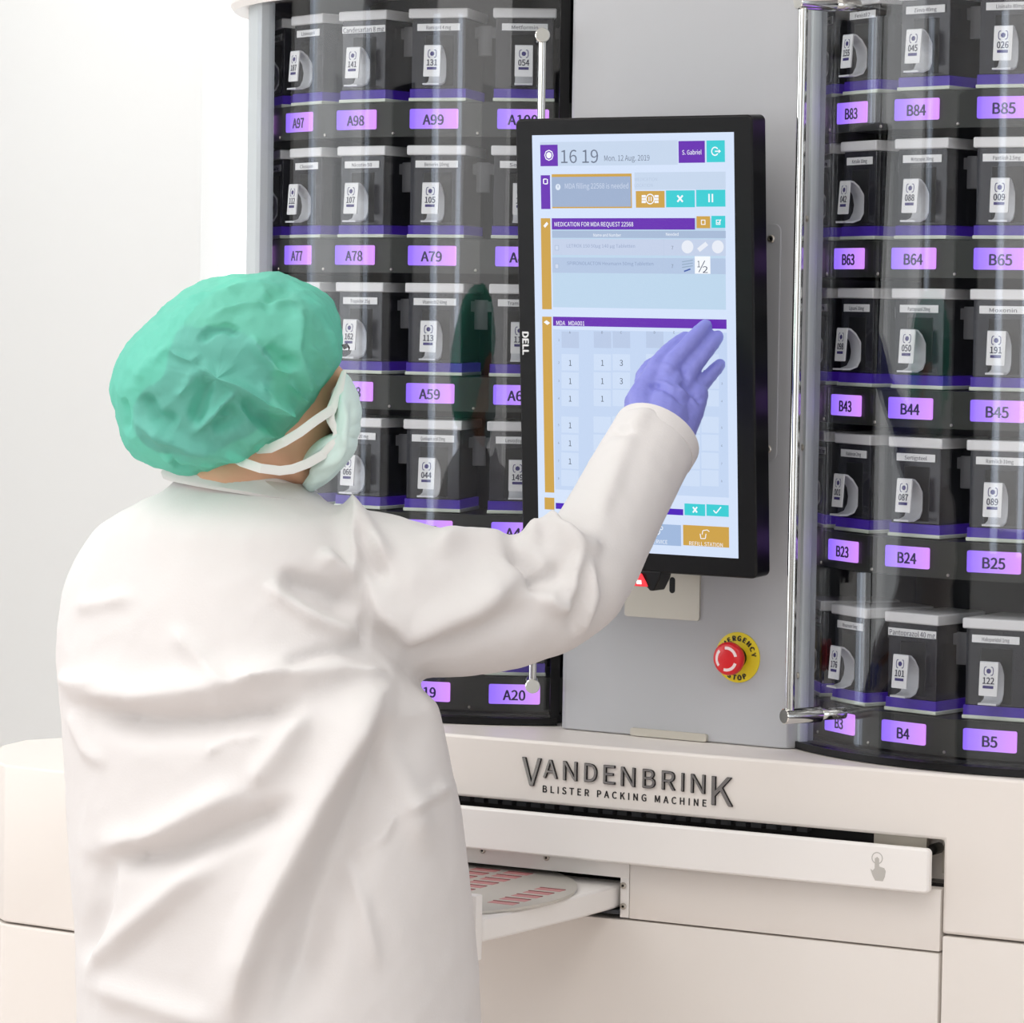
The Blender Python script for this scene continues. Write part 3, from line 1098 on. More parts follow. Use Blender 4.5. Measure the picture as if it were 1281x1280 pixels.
for yy, c_ in ((676, (196, 208, 232)), (768, (180, 198, 226))):
    srect(*q3(208, yy), *q3(1076, yy + 84), c_)
    x, y = q3(231, yy + 44)
    srect(x - 2.6, y - 3.2, x + 2.6, y + 3.2, GRB)
    srect(x - 2.0, y - 2.6, x + 2.0, y + 2.6, (205, 217, 238))
    stext('7', *q3(809, yy + 42), 6, GRY)
    srect(*q3(765, yy), *q3(767, yy + 84), LGT)
    srect(*q3(850, yy), *q3(851, yy + 84), LGT)
    srect(*q3(252, yy), *q3(253, yy + 84), LGT)
stext('LETROX 150 50\u00b5g 140 \u00b5g Tabletten', *q3(450, 709), 5.6, (150, 166, 198), 84)
stext('SPIRONOLACTON Heumann 50mg Tabletten', *q3(497, 797), 5.6, (140, 158, 192), 106)
x, y = q3(885, 715)
for cx_ in (885, 1037):
    x, y = q3(cx_, 715)
    spoly([(x + 7.4 * math.cos(t), y - 8.2 * math.sin(t)) for t in np.linspace(0, 2 * PI, 24)[:-1]], (232, 236, 246))
sline(*q3(940, 732), *q3(982, 698), 5.6, (232, 236, 246))
srect(*q3(921, 762), *q3(1000, 850), WHT)
stext('1', *q3(941, 798), 11, (52, 62, 84), 3.2)
stext('2', *q3(974, 826), 11, (52, 62, 84), 6.0)
sline(*q3(942, 842), *q3(972, 784), .9, (52, 62, 84))
for k_ in range(3):
    sline(*q3(858, 790 + k_ * 14), *q3(912, 782 + k_ * 14), 1.2, (150, 172, 196))
sline(*q3(868, 838), *q3(900, 826), 1.8, (70, 96, 170))
# dosing grid
srect(*q3(158, 1064), *q4(219, 745), GOL)
spoly([(640 + a / 4, 130 + b / 4) for a, b in ((166, 1092), (180, 1082), (198, 1096), (184, 1106))], WHT)
srect(*q3(212, 1128), *q4(1092, 770), (196, 214, 242))
srect(*q3(212, 1064), *q3(1081, 1126), PUR)
stext('MDA   MDA001', *q3(299, 1095), 7.4, WHT, 35, .00004)
colx = (299, 370, 460, 555, 640, 722, 820, 905, 1000)
rowy = (-20, 93, 184, 272, 405, 495, 585, 672)
for j, ry in enumerate(rowy):
    stext(str(j + 1), *q4(242, ry), 3.8, GRY)
    if j > 1:
        stext(str(j + 1), *q4(1058, ry + 14), 3.6, GRY)
    for i, cxx in enumerate(colx):
        if i in (1, 4, 6):
            continue
        x, y = q4(cxx, ry)
        srect(x - 11, y - 10.5, x + 11, y + 10.5, (206, 222, 246) if j else (186, 202, 230))
        if (i == 0 and 0 < j < 7) or (i == 2 and 0 < j < 4):
            stext('1', x, y, 10, (60, 70, 84))
        if i == 3 and 0 < j < 3:
            stext('3', x, y, 10, (60, 70, 84))
for i, ch in ((0, 'A'), (2, 'B'), (3, 'C'), (5, 'D'), (6, 'E')):
    stext(ch, *q3(colx[i], 1142), 4.2, GRY)
# footer
srect(*q4(172, 768), *q4(222, 830), GOL)
srect(*q4(228, 795), *q4(866, 858), (76, 30, 186))
srect(*q4(872, 798), *q4(976, 862), TEA)
srect(*q4(982, 802), *q4(1094, 866), TEA)
x, y = q4(925, 830)
sline(x - 2.6, y - 3.4, x + 2.6, y + 3.4, 2, WHT)
sline(x - 2.6, y + 3.4, x + 2.6, y - 3.4, 2, WHT)
x, y = q4(1036, 832)
sline(x - 4.6, y + .2, x - 1.4, y + 3.8, 1.5, WHT)
sline(x - 1.4, y + 3.8, x + 4.8, y - 4, 1.5, WHT)
srect(*q4(180, 888), *q4(620, 1004), GRB)
srect(*q4(632, 895), *q4(856, 1012), (160, 184, 220))
srect(*q4(865, 905), *q4(1096, 1020), GOL)
stext('SERVICE', *q4(746, 988), 6.6, WHT, 20)
sring(*q4(738, 940), 3.4, WHT, 1.1)
sring(*q4(757, 922), 2.0, WHT, .9)
stext('REFILL STATION', *q4(980, 1000), 6.6, WHT, 40)
x, y = q4(965, 958)
for a in ((-3.5, -2, -2.6, 4), (-2.6, 4, 3, 4), (3, 4, 3.8, -2), (-1, -1, -.2, -6), (-.2, -6, 5.5, -6.8), (5.5, -6.8, 8, -4.6)):
    sline(x + a[0], y + a[1], x + a[2], y + a[3], 1.0, WHT)
sg.build('screen', smats, mon, smooth=0)

# ------------------------------------------------------------------ emergency stop
P = onY(923.4, 822.4, CY)
es = thing('emergency_stop', 'red mushroom emergency stop button on a round yellow disc, low on the gray column', 'emergency stop button', (P[0], CY, P[2]))
XE = PLX
g = G()
g.lathe([(.0324, .0004), (.0324, .0016), (.0318, .0020), (.0005, .0020)], 56, 0, XE)
for word, rr, c0, flip in (('EMERGENCY', .0252, 84, False), ('STOP', .0254, 270, True)):
    n = len(word)
    stp = 18.2 if not flip else 16.5
    for i, ch in enumerate(word):
        a = math.radians(c0 + (stp * ((n - 1) / 2 - i) if not flip else -stp * ((n - 1) / 2 - i)))
        X = XE @ Matrix.Translation((rr * math.cos(a), rr * math.sin(a), .0022)) @ Matrix.Rotation(a - PI / 2 if not flip else a + PI / 2, 4, 'Z')
        g.text(ch, .0086, 1, X, ext=.0001, bold=.0007)
g.build('yellow_disc', [M['yellow'], M['blackink_shade']], es)
G().lathe([(.0135, .002), (.0135, .017), (.0005, .017)], 32, 0, XE).build('collar', M['black'], es)
g = G()
g.lathe([(.0145, .014), (.0195, .017), (.0212, .0205), (.0212, .0262), (.0200, .0285), (.0175, .0298), (.0090, .0312), (.0003, .0316)], 48, 0, XE)
bt_ = g.build('push_button', M['red'], es)
g = G()
for k in range(3):
    a0_, a1_ = 15 + 120 * k, 100 + 120 * k
    v, f = [], []
    nn = 12
    for i in range(nn + 1):
        a = math.radians(a0_ + (a1_ - a0_) * i / nn)
        for r_, z_ in ((.0122, .03085), (.0160, .03025)):
            v.append((r_ * math.cos(a), r_ * math.sin(a), z_))
    for i in range(nn):
        f.append((2 * i, 2 * i + 1, 2 * i + 3, 2 * i + 2))
    g.add(v, f, 0, XE)
g.build('turn_arrow', M['pinkwhite'], bt_)

# ------------------------------------------------------------------ barcode scanner under the monitor
a = onY(800, 726, -.47)
a = a - np.array([.001, 0, 0])
sc_ = thing('barcode_scanner', 'small black barcode scanner glowing red, tucked under the monitor edge', 'scanner', (a[0], -.43, a[2]))
g = G()
g.prism([(-.05, -.0085), (.008, -.0085), (.012, -.013), (.018, -.013), (.026, .002), (.029, .012), (-.05, .012)], .006, .034, 0, PLX)
g.build('scanner_housing', M['black'], sc_, bevel=.0015)
sl = PLX @ Matrix.Translation((0, 0, .0345)) @ Matrix.Rotation(math.radians(12), 4, 'X')
g = G()
g.add([(-.046, -.0075, 0), (.010, -.0075, 0), (.002, .0085, 0), (-.046, .0085, 0), (-.046, -.0075, .003), (.010, -.0075, .003), (.002, .0085, .003), (-.046, .0085, .003)],
      [(3, 2, 1, 0), (4, 5, 6, 7), (0, 1, 5, 4), (1, 2, 6, 5), (2, 3, 7, 6), (3, 0, 4, 7)], 0, sl)
for k in range(5):
    g.box((-.043 + k * .0095, -.0045 + .003 * (k % 2), .003), (-.036 + k * .0095, .0005 + .003 * (k % 2), .0034), 1, sl)
g.build('scan_window', [M['redlamp'], mat('scan_hotspot', (255, 200, 200), .4, emit=(255, 225, 225), estr=1.6)], sc_)
G().box((-.02, .020, .008), (.03, .072, .016)).build('scanner_bracket', M['black'], sc_)


# ------------------------------------------------------------------ the person
def remeshed(name, g, voxel, smooth_it=6, keep=False):
    me = bpy.data.meshes.new(name)
    me.from_pydata(g.v, [], g.f)
    me.update()
    ob = bpy.data.objects.new(name, me)
    COL.objects.link(ob)
    md = ob.modifiers.new('r', 'REMESH')
    md.mode, md.voxel_size, md.adaptivity = 'VOXEL', voxel, 0
    bpy.context.view_layer.update()
    dg = bpy.context.evaluated_depsgraph_get()
    m2 = bpy.data.meshes.new_from_object(ob.evaluated_get(dg))
    bpy.data.objects.remove(ob)
    bpy.data.meshes.remove(me)
    m2.name = name
    lap(m2, smooth_it)
    return m2


def co_of(me):
    a = np.empty(len(me.vertices) * 3)
    me.vertices.foreach_get('co', a)
    return a.reshape(-1, 3)


def set_co(me, a):
    me.vertices.foreach_set('co', a.ravel())
    me.update()


def edges_of(me):
    e = np.empty(len(me.edges) * 2, int)
    me.edges.foreach_get('vertices', e)
    return e.reshape(-1, 2)


def lap(me, it, lam=.5, mask=None):
    e = edges_of(me)
    c = co_of(me)
    deg = np.bincount(e.ravel(), minlength=len(c)).astype(float)[:, None]
    deg[deg == 0] = 1
    for _ in range(it):
        s = np.zeros_like(c)
        for k in range(3):
            s[:, k] = np.bincount(e[:, 0], c[e[:, 1], k], len(c)) + np.bincount(e[:, 1], c[e[:, 0], k], len(c))
        d = (s / deg - c) * lam
        if mask is not None:
            d *= mask[:, None]
        c = c + d
    set_co(me, c)


def normals_of(me):
    a = np.empty(len(me.vertices) * 3)
    me.vertices.foreach_get('normal', a)
    return a.reshape(-1, 3)


def folds(me, strokes, power=1.0, wsc=1.0):
    """push cloth out (+) or in (-) along drawn fold lines on the side that shows"""
    c, n = co_of(me), normals_of(me)
    px = proj(c)
    to = CP - c
    to /= np.linalg.norm(to, axis=1)[:, None]
    face = np.clip(((n * to).sum(1) - .05) / .35, 0, 1)
    disp = np.zeros(len(c))
    for pts, amp, wl, wr in strokes:
        pts = np.array(pts, float)
        seg = np.linalg.norm(np.diff(pts, axis=0), axis=1)
        tot = seg.sum()
        best = np.full(len(c), 1e9)
        val = np.zeros(len(c))
        acc = 0
        for i in range(len(seg)):
            d = (pts[i + 1] - pts[i]) / seg[i]
            r = px - pts[i]
            t = np.clip(r @ d, 0, seg[i])
            q = r - t[:, None] * d
            dist = np.linalg.norm(q, axis=1)
            side = d[0] * r[:, 1] - d[1] * r[:, 0]
            w = np.where(side > 0, wr, wl) * wsc
            u = (acc + t) / tot
            tap = np.clip(np.minimum(u, 1 - u) * 5 + .12, 0, 1)
            v = tap * np.exp(-(dist / w) ** 2)
            upd = dist < best
            val = np.where(upd, v, val)
            best = np.where(upd, dist, best)
            acc += seg[i]
        disp += amp * val
    set_co(me, c + n * (disp * face * power)[:, None])


def wrinkle(me, amp, freq, seed, ridged=True, mask=None):
    c, n = co_of(me), normals_of(me)
    r = np.random.default_rng(seed)
    t = np.zeros(len(c))
    for k in range(14):
        d = r.normal(size=3)
        d /= np.linalg.norm(d)
        ph = r.uniform(0, 6.28)
        fq = freq * r.uniform(.6, 1.7)
        w = r.normal(size=3) * fq * .35
        s = np.sin(c @ d * fq + ph + 1.3 * np.sin(c @ w + ph * 2))
        t += (1 - np.abs(s)) ** 2 - .33 if ridged else s
    t /= 14 ** .5
    if mask is not None:
        t = t * mask
    set_co(me, c + n * (amp * t)[:, None])


def finish(me, m, smooth=True):
    me.materials.clear()
    me.materials.append(m)
    me.polygons.foreach_set('use_smooth', [smooth] * len(me.polygons))
    me.update()
    return me


DP = 4.12
RH = np.array([CR[0], CR[1], 0]) / math.hypot(CR[0], CR[1])
FH = np.array([CF[0], CF[1], 0]) / math.hypot(CF[0], CF[1])
person = thing('person', 'person in white lab coat and green cap touching the screen with a gloved hand', 'person', (.045, -1.08, 0))
PO = np.array(person.location)


def pl(me_name, me, parent=person):
    c = co_of(me)
    set_co(me, c - PO)
    o = link(me_name, me, parent)
    return o


# --- lab coat: torso rings + sleeves
rings = [  # y px, left px, right px, b/a, depth shift
    (592, 228, 366, .95, 0), (604, 217, 382, .95, 0), (617, 205, 398, .9, 0), (628, 180, 412, .8, 0), (642, 150, 432, .72, 0), (662, 120, 446, .68, .005), (690, 98, 456, .64, .01),
    (720, 83, 462, .62, .01), (750, 74, 466, .62, .01), (790, 68, 476, .62, .01), (830, 66, 500, .63, .01), (870, 70, 545, .66, .01), (930, 76, 558, .68, .01),
    (1000, 82, 572, .70, .01), (1080, 86, 582, .72, .01), (1160, 94, 590, .74, .01), (1230, 97, 595, .75, .01), (1300, 99, 600, .76, .01), (1420, 100, 606, .78, .01), (1560, 102, 612, .8, .01)]
g = G()
v, f = [], []
NR = 72
for (yy, xl_, xr_, ba, dd) in rings:
    a_, b_ = at(xl_, yy, DP + dd), at(xr_, yy, DP + dd)
    c_ = (a_ + b_) / 2
    w_ = np.linalg.norm((b_ - a_)[:2]) / 2
    A_ = w_ / math.hypot(.836, .548 * ba)
    B_ = A_ * ba
    for k in range(NR):
        t = 2 * PI * k / NR
        cs, sn = math.cos(t), math.sin(t)
        e_ = 2 / 2.25
        v.append((c_[0] + A_ * abs(cs) ** e_ * (1 if cs > 0 else -1), c_[1] + B_ * abs(sn) ** e_ * (1 if sn > 0 else -1), c_[2]))
for i in range(len(rings) - 1):
    for k in range(NR):
        k2 = (k + 1) % NR
        f.append((i * NR + k, i * NR + NR + k, i * NR + NR + k2, i * NR + k2))
f.append(tuple(range(NR)))
f.append(tuple((len(rings) - 1) * NR + k for k in range(NR))[::-1])
g.add(v, f)
slv = [(395, 722, 4.13, .080), (450, 735, 4.11, .092), (510, 750, 4.11, .092), (575, 758, 4.12, .084), (635, 754, 4.135, .079), (685, 742, 4.155, .075), (722, 722, 4.175, .068), (744, 690, 4.20, .062),
       (770, 640, 4.245, .058), (797, 590, 4.295, .0565), (814, 560, 4.322, .0565), (821, 548, 4.332, .0565)]
sp = [at(x_, y_, d_) for x_, y_, d_, r_ in slv]
g.tube(sp, [q_[3] for q_ in slv], 28, hemi=False)
lsl = [(180, 745, 4.16, .06), (146, 790, 4.20, .064), (142, 846, 4.24, .062), (170, 885, 4.34, .056), (225, 905, 4.45, .048)]
g.tube([at(*q_[:3]) for q_ in lsl], [q_[3] for q_ in lsl], 24, hemi=True)
coat_me = remeshed('lab_coat', g, .0055, 10)
C = lambda X, Y: (50 + X / 1.829, 580 + Y / 1.829)
D = lambda X, Y: (400 + X / 2.4635, 380 + Y / 2.4635)
ST = [
    ([C(40, 520), C(230, 540), C(420, 520), C(600, 470)], .010, 30, 12),
    ([C(100, 560), C(250, 588), C(400, 580), C(605, 540)], -.016, 10, 26),
    ([C(300, 375), C(370, 440), C(440, 515)], .006, 10, 16),
    ([C(440, 515), C(600, 470), C(735, 425)], .008, 14, 14),
    ([C(515, 272), C(620, 350), C(735, 405)], .009, 16, 10),
    ([C(545, 262), C(640, 285), C(735, 330)], -.013, 14, 26),
    ([C(550, 470), C(640, 440), C(740, 425)], -.010, 10, 10),
    ([C(560, 505), C(690, 480), C(790, 490)], .009, 14, 12),
    ([C(800, 490), C(690, 700), C(520, 1060), C(440, 1300)], .020, 14, 40),
    ([C(850, 520), C(770, 700), C(620, 1010), C(540, 1290)], -.018, 46, 20),
    ([C(480, 745), C(370, 800), C(250, 865), C(130, 890)], .010, 12, 22),
    ([C(590, 775), C(450, 830), C(300, 890), C(140, 905)], -.014, 22, 14),
    ([C(610, 560), C(550, 660), C(480, 745)], .008, 16, 20),
    ([C(100, 1170), C(200, 1075), C(330, 960), C(400, 920)], .010, 20, 16),
    ([C(95, 1150), C(140, 1000), C(140, 890)], -.010, 20, 14),
    ([C(110, 1185), C(260, 1240), C(420, 1290)], .007, 20, 20),
    ([C(30, 490), C(90, 500), C(150, 500)], .006, 10, 10),
    ([C(80, 330), C(180, 310), C(215, 310)], .004, 10, 10),
    ([C(640, 200), C(690, 245), C(735, 255)], .008, 10, 12),
    ([C(735, 245), C(745, 340), C(738, 430)], -.006, 5, 5),
    ([C(690, 75), C(710, 150), C(730, 240)], .010, 14, 16),
    ([C(720, 895), C(790, 850), C(815, 790)], .005, 7, 7),
    ([C(820, 800), C(900, 760), C(950, 735)], .005, 10, 7),
    ([C(815, 510), C(805, 640), C(880, 900)], .007, 26, 18),
    ([C(700, 900), C(740, 1010), C(775, 1160)], .004, 10, 14),
    ([C(60, 560), C(110, 660), C(150, 690)], .005, 10, 10),
    ([C(370, 670), C(430, 625), C(520, 620)], .004, 6, 6),
    # sleeve
    ([D(130, 860), D(190, 960), D(275, 1035), D(400, 985), D(480, 955), D(560, 890), D(620, 830)], .011, 30, 14),
    ([D(150, 960), D(270, 1070), D(470, 1010), D(680, 930)], -.006, 16, 20),
    ([D(120, 690), D(160, 780), D(200, 860)], -.009, 12, 14),
    ([D(40, 600), D(90, 620), D(150, 720), D(210, 800)], .012, 14, 14),
    ([D(330, 735), D(440, 720), D(540, 720), D(585, 750)], .010, 16, 18),
    ([D(585, 755), D(640, 790), D(690, 860)], -.014, 10, 12),
    ([D(645, 745), D(655, 712), D(690, 700), D(740, 705)], .016, 14, 14),
    ([D(700, 730), D(760, 740), D(795, 770), D(790, 840), D(780, 930)], .010, 10, 10),
    ([D(690, 900), D(730, 930), D(775, 940)], .009, 10, 10),
    ([D(640, 870), D(700, 850), D(760, 800)], -.010, 12, 12),
    ([D(810, 800), D(800, 900), D(785, 1030)], -.008, 8, 10),
    ([D(830, 780), D(840, 900), D(790, 1035)], .008, 8, 12),
    ([D(905, 385), D(930, 395), D(960, 400)], -.006, 5, 7),
    ([D(1030, 290), D(960, 400), D(900, 560), D(850, 700)], .004, 12, 20),
    ([D(700, 700), D(800, 740), D(870, 770)], .008, 14, 14),
]
folds(coat_me, ST, 1.8, .82)
lap(coat_me, 1)
cc = co_of(coat_me)
wrinkle(coat_me, .0019, 30, 3)
wrinkle(coat_me, .0008, 70, 4)
lap(coat_me, 1)
coat = pl('lab_coat', finish(coat_me, M['coat']))
# sleeve cuff edge and collar
g = G()
ca, cb = np.array(sp[-2]), np.array(sp[-1])
td = (cb - ca) / np.linalg.norm(cb - ca)
g.tube([cb - td * .016, cb - td * .003, cb + td * .003], [.0547, .0551, .0547], 40, hemi=False)
cuff = g.build('cuff', M['coat'], coat, loc=tuple(-PO))
g = G()
v, f = [], []
crow = [(560, 236, 352, .92), (574, 226, 366, .92), (592, 214, 386, .9), (609, 200, 402, .86), (613, 203, 400, .86), (596, 222, 382, .88)]
for j, (yy, xl_, xr_, ba) in enumerate(crow):
    for k in range(64):
        t = 2 * PI * k / 64
        a_, b_ = at(xl_, yy, DP), at(xr_, yy, DP)
        c_ = (a_ + b_) / 2
        w_ = np.linalg.norm((b_ - a_)[:2]) / 2
        A_ = w_ / math.hypot(.836, .548 * ba)
        v.append((c_[0] + A_ * math.cos(t), c_[1] + A_ * ba * math.sin(t), c_[2] - (.024 - .003 * j) * (.836 * math.cos(t) + .548 * math.sin(t))))
for j in range(len(crow) - 1):
    for k in range(64):
        k2 = (k + 1) % 64
        f.append((j * 64 + k, j * 64 + 64 + k, j * 64 + 64 + k2, j * 64 + k2))
g.add(v, f)
collar = g.build('collar', M['coat'], coat, smooth=60, loc=tuple(-PO))
sd = collar.modifiers.new('thickness', 'SOLIDIFY')
sd.thickness = .003

# --- head, neck, body (one continuous figure)
HC = at(322, 482, 4.10)
hf = np.array([.371, .928, -.12])
hf /= np.linalg.norm(hf)
hr = np.cross(hf, (0, 0, 1))
hr /= np.linalg.norm(hr)
hu = np.cross(hr, hf)
HX = frame(HC, hr, hf, hu)
g = G()
g.ball((0, -.008, .018), (.077, .098, .100), 0, 28, HX)
g.ball((0, .030, -.040), (.062, .066, .078), 0, 24, HX)
g.ball((0, .070, -.092), (.030, .026, .022), 0, 16, HX)
g.tube([(-.05, -.01, -.07), (-.036, .05, -.094), (0, .078, -.096), (.036, .05, -.094), (.05, -.01, -.07)], [.020, .018, .018, .018, .020], 10, 0, HX)
g.tube([(0, .090, .012), (0, .102, -.020), (0, .110, -.040)], [.009, .012, .014], 10, 0, HX)
g.tube([(-.035, .084, .022), (0, .094, .022), (.035, .084, .022)], [.012, .011, .012], 10, 0, HX)
g.tube([(-.020, .088, -.066), (0, .094, -.066), (.020, .088, -.066)], [.008, .010, .008], 8, 0, HX)
for sx in (-1, 1):
    g.tube([(sx * .074, -.008, .012), (sx * .083, -.016, .004), (sx * .080, -.010, -.024), (sx * .073, -.002, -.030)], [.008, .010, .008, .007], 8, 0, HX)
nk = at(300, 612, 4.125)
g.tube([tuple(HC - hu * .04 - hf * .012), tuple(HC - hu * .095 - hf * .02), tuple(nk), tuple(nk - np.array([0, 0, .06]))], [.055, .055, .055, .06], 18)
tc_ = at(268, 760, 4.135)
g.tube([tuple(nk - np.array([0, 0, .05])), tuple(tc_ + np.array([0, 0, .02])), tuple(at(290, 900, 4.135)), tuple(at(315, 1100, 4.135)), tuple(at(330, 1250, 4.135))], [.07, .105, .105, .105, .12], 24)
g.tube([at(165, 722, 4.16), at(215, 705, 4.14), at(390, 720, 4.13)], [.035, .05, .045], 16)
g.tube([at(395, 722, 4.13), at(560, 755, 4.13), at(700, 728, 4.17)], [.052, .046, .042], 16)
g.tube([at(700, 728, 4.17), at(775, 620, 4.265), at(800, 580, 4.305)], [.042, .034, .026], 16)
g.tube([at(*q_[:3]) for q_ in lsl], [.035, .04, .038, .034, .03], 14)
hip = at(335, 1290, 4.135)
feet = []
for sx in (-1, 1):
    h0 = np.array([hip[0] + sx * .085, hip[1], hip[2] - .02])
    kn = np.array([h0[0] + sx * .01, h0[1] + .012, .47])
    an = np.array([h0[0] + sx * .015, h0[1] - .01, .085])
    g.tube([h0, kn, an], [.085, .056, .04], 16)
    g.tube([an, an + np.array([sx * .012, .10, -.048])], [.036, .028], 12)
    feet.append((h0, kn, an, sx))
body_me = remeshed('body', g, .0062, 5)
body = pl('body', finish(body_me, M['skin']))
for sx in (-1, 1):
    e_ = G().ball((sx * .031, .086, .004), .011, 0, 14, HX).ball((sx * .031, .0955, .004), (.005, .003, .005), 1, 10, HX)
    e_.build('eye', [M['white'], M['black']], body, loc=tuple(-PO))
g = G()
for k in range(5):
    a_ = at(428 + k * .6, 432 + k * 1.2, 4.07)
    g.tube([a_, at(434 + k * .5, 430 + k, 4.07), at(437.5 - k * .3, 435 + k, 4.07), at(436.5, 439, 4.07)], [.0006, .0005, .0004, .0002], 5)
g.build('stray_hair', M['hair'], person, loc=tuple(-PO))
# hair bun mass under the cap
g = G()
g.ball((0, -.030, .010), (.078, .082, .086), 0, 26, HX)
hb = at(232, 505, 4.10)
g.tube([at(300, 505, 4.08), at(250, 515, 4.07), at(212, 522, 4.08)], [.060, .060, .044], 18)
hm = remeshed('hair', g, .006, 4)
wrinkle(hm, .002, 60, 9)
hair = pl('hair', finish(hm, M['hair']))

# --- blobs whose outline is known
def outline_blob(poly, cx, cy, depth, thick, nu=160, nv=80, tilt=0.0, front=1.0, pw=.9):
    poly = np.array(poly, float) - (cx, cy)
    ang = np.arctan2(-poly[:, 1], poly[:, 0])
    rad = np.hypot(poly[:, 0], poly[:, 1])
    o = np.argsort(ang)
    ang, rad = ang[o], rad[o]
    angx = np.concatenate([ang[-3:] - 2 * PI, ang, ang[:3] + 2 * PI])
    radx = np.concatenate([rad[-3:], rad, rad[:3]])
    k = depth / FPX
    c0 = at(cx, cy, depth)
    v, f = [], []
    for i in range(nv + 1):
        ps = -PI / 2 + PI * i / nv
        for j in range(nu):
            t = -PI + 2 * PI * j / nu
            r = np.interp(t, angx, radx) * k * math.cos(ps) ** pw
            q = c0 + RH * (r * math.cos(t)) + np.array([0, 0, 1]) * (r * math.sin(t)) - FH * (thick * math.sin(ps) * (front if ps > 0 else 1)) - FH * tilt * r * math.cos(t)
            v.append(q)
    for i in range(nv):
        for j in range(nu):
            j2 = (j + 1) % nu
            f.append((i * nu + j, i * nu + j2, i * nu + nu + j2, i * nu + nu + j))
    me = bpy.data.meshes.new('blob')
    me.from_pydata([tuple(p) for p in v], [], f)
    me.update()
    return me


B = lambda X, Y: (120 + X / 3.558, 320 + Y / 3.558)
capo = [B(*q_) for q_ in ((60, 610), (85, 480), (150, 380), (250, 275), (340, 190), (430, 130), (560, 90), (700, 75), (800, 65), (890, 90), (980, 135), (1050, 190), (1085, 270), (1103, 370), (1100, 440),
                          (1060, 520), (1000, 600), (940, 700), (870, 790), (830, 850), (760, 870), (700, 900), (600, 945), (500, 985), (400, 985), (300, 960), (200, 920), (135, 860), (110, 780), (90, 700))]
cap_me = outline_blob(capo, 285, 470, 4.09, .138, 240, 130, pw=.58)
cap_me.flip_normals() if normals_of(cap_me)[len(cap_me.vertices) * 3 // 4] @ FH > 0 else None
CS = [
    ([B(170, 735), B(300, 800), B(430, 850), B(600, 880), B(760, 860)], .010, 9, 14),
    ([B(440, 780), B(540, 690), B(640, 590)], .009, 8, 8),
    ([B(530, 545), B(640, 575), B(760, 650), B(900, 690)], .013, 9, 14),
    ([B(540, 560), B(490, 590), B(450, 700), B(470, 760)], -.010, 12, 12),
    ([B(660, 620), B(720, 720), B(860, 780)], -.010, 12, 12),
    ([B(560, 660), B(620, 740), B(520, 780)], -.009, 14, 14),
    ([B(200, 620), B(260, 720), B(360, 760)], -.010, 14, 14),
    ([B(470, 480), B(540, 540), B(600, 560)], .008, 9, 9),
    ([B(690, 350), B(740, 430), B(800, 500), B(880, 525)], .010, 8, 12),
    ([B(910, 220), B(900, 330), B(890, 420), B(930, 560), B(960, 640)], .010, 9, 12),
    ([B(740, 240), B(800, 160), B(880, 145)], -.006, 10, 10),
    ([B(760, 400), B(830, 470), B(900, 480)], -.008, 12, 10),
    ([B(450, 380), B(510, 330), B(580, 315), B(640, 340)], -.007, 5, 7),
    ([B(500, 275), B(580, 240), B(680, 215), B(900, 205)], .005, 6, 7),
    ([B(560, 160), B(640, 125), B(760, 120)], .004, 5, 6),
    ([B(380, 200), B(480, 170), B(640, 160)], .004, 6, 6),
    ([B(730, 560), B(800, 640), B(850, 690)], .007, 6, 8),
    ([B(860, 560), B(900, 620), B(950, 660)], .007, 5, 6),
    ([B(930, 480), B(970, 560), B(1000, 590)], .006, 5, 5),
    ([B(960, 400), B(1020, 480), B(1050, 510)], .006, 5, 5),
    ([B(1040, 320), B(1070, 420), B(1075, 480)], .005, 5, 5),
    ([B(640, 850), B(740, 790), B(850, 810)], .006, 6, 8),
    ([B(340, 880), B(370, 950), B(460, 965), B(520, 940)], -.008, 5, 5),
    ([B(120, 640), B(130, 720), B(125, 780)], -.006, 4, 6),
    ([B(290, 900), B(420, 900), B(560, 920)], .007, 8, 10),
    ([B(360, 640), B(420, 560), B(460, 490)], .006, 10, 10),
    ([B(160, 560), B(240, 470), B(360, 380)], .004, 10, 10),
    ([B(330, 430), B(420, 470), B(470, 430)], .004, 6, 6),
]
folds(cap_me, CS, 1.3, .7)
wrinkle(cap_me, .0028, 40, 21)
wrinkle(cap_me, .0014, 95, 22)
cap = pl('surgical_cap', finish(cap_me, M['cap']))

mko = [(429, 465), (436, 470), (442, 481), (450, 503), (450, 528), (447, 548), (444, 566), (436, 577), (425, 590), (411, 604), (400, 611), (386, 619), (376, 607), (369, 597), (371, 588), (386, 580), (401, 571), (411, 561), (418, 552), (421, 541), (413, 526), (412, 515), (419, 505), (424, 488)]
mk_me = outline_blob(mko, 428, 540, 4.105, .062, 120, 60, .0)
MS = [([(424, 490), (432, 520), (430, 560), (405, 595)], .004, 4, 5), ([(375, 590), (400, 585), (430, 565)], .004, 4, 4), ([(380, 605), (405, 598), (438, 572)], .003, 3, 4), ([(440, 500), (442, 530), (437, 560)], -.003, 4, 4)]
folds(mk_me, MS, 1)
mask = pl('face_mask', finish(mk_me, M['mask']))
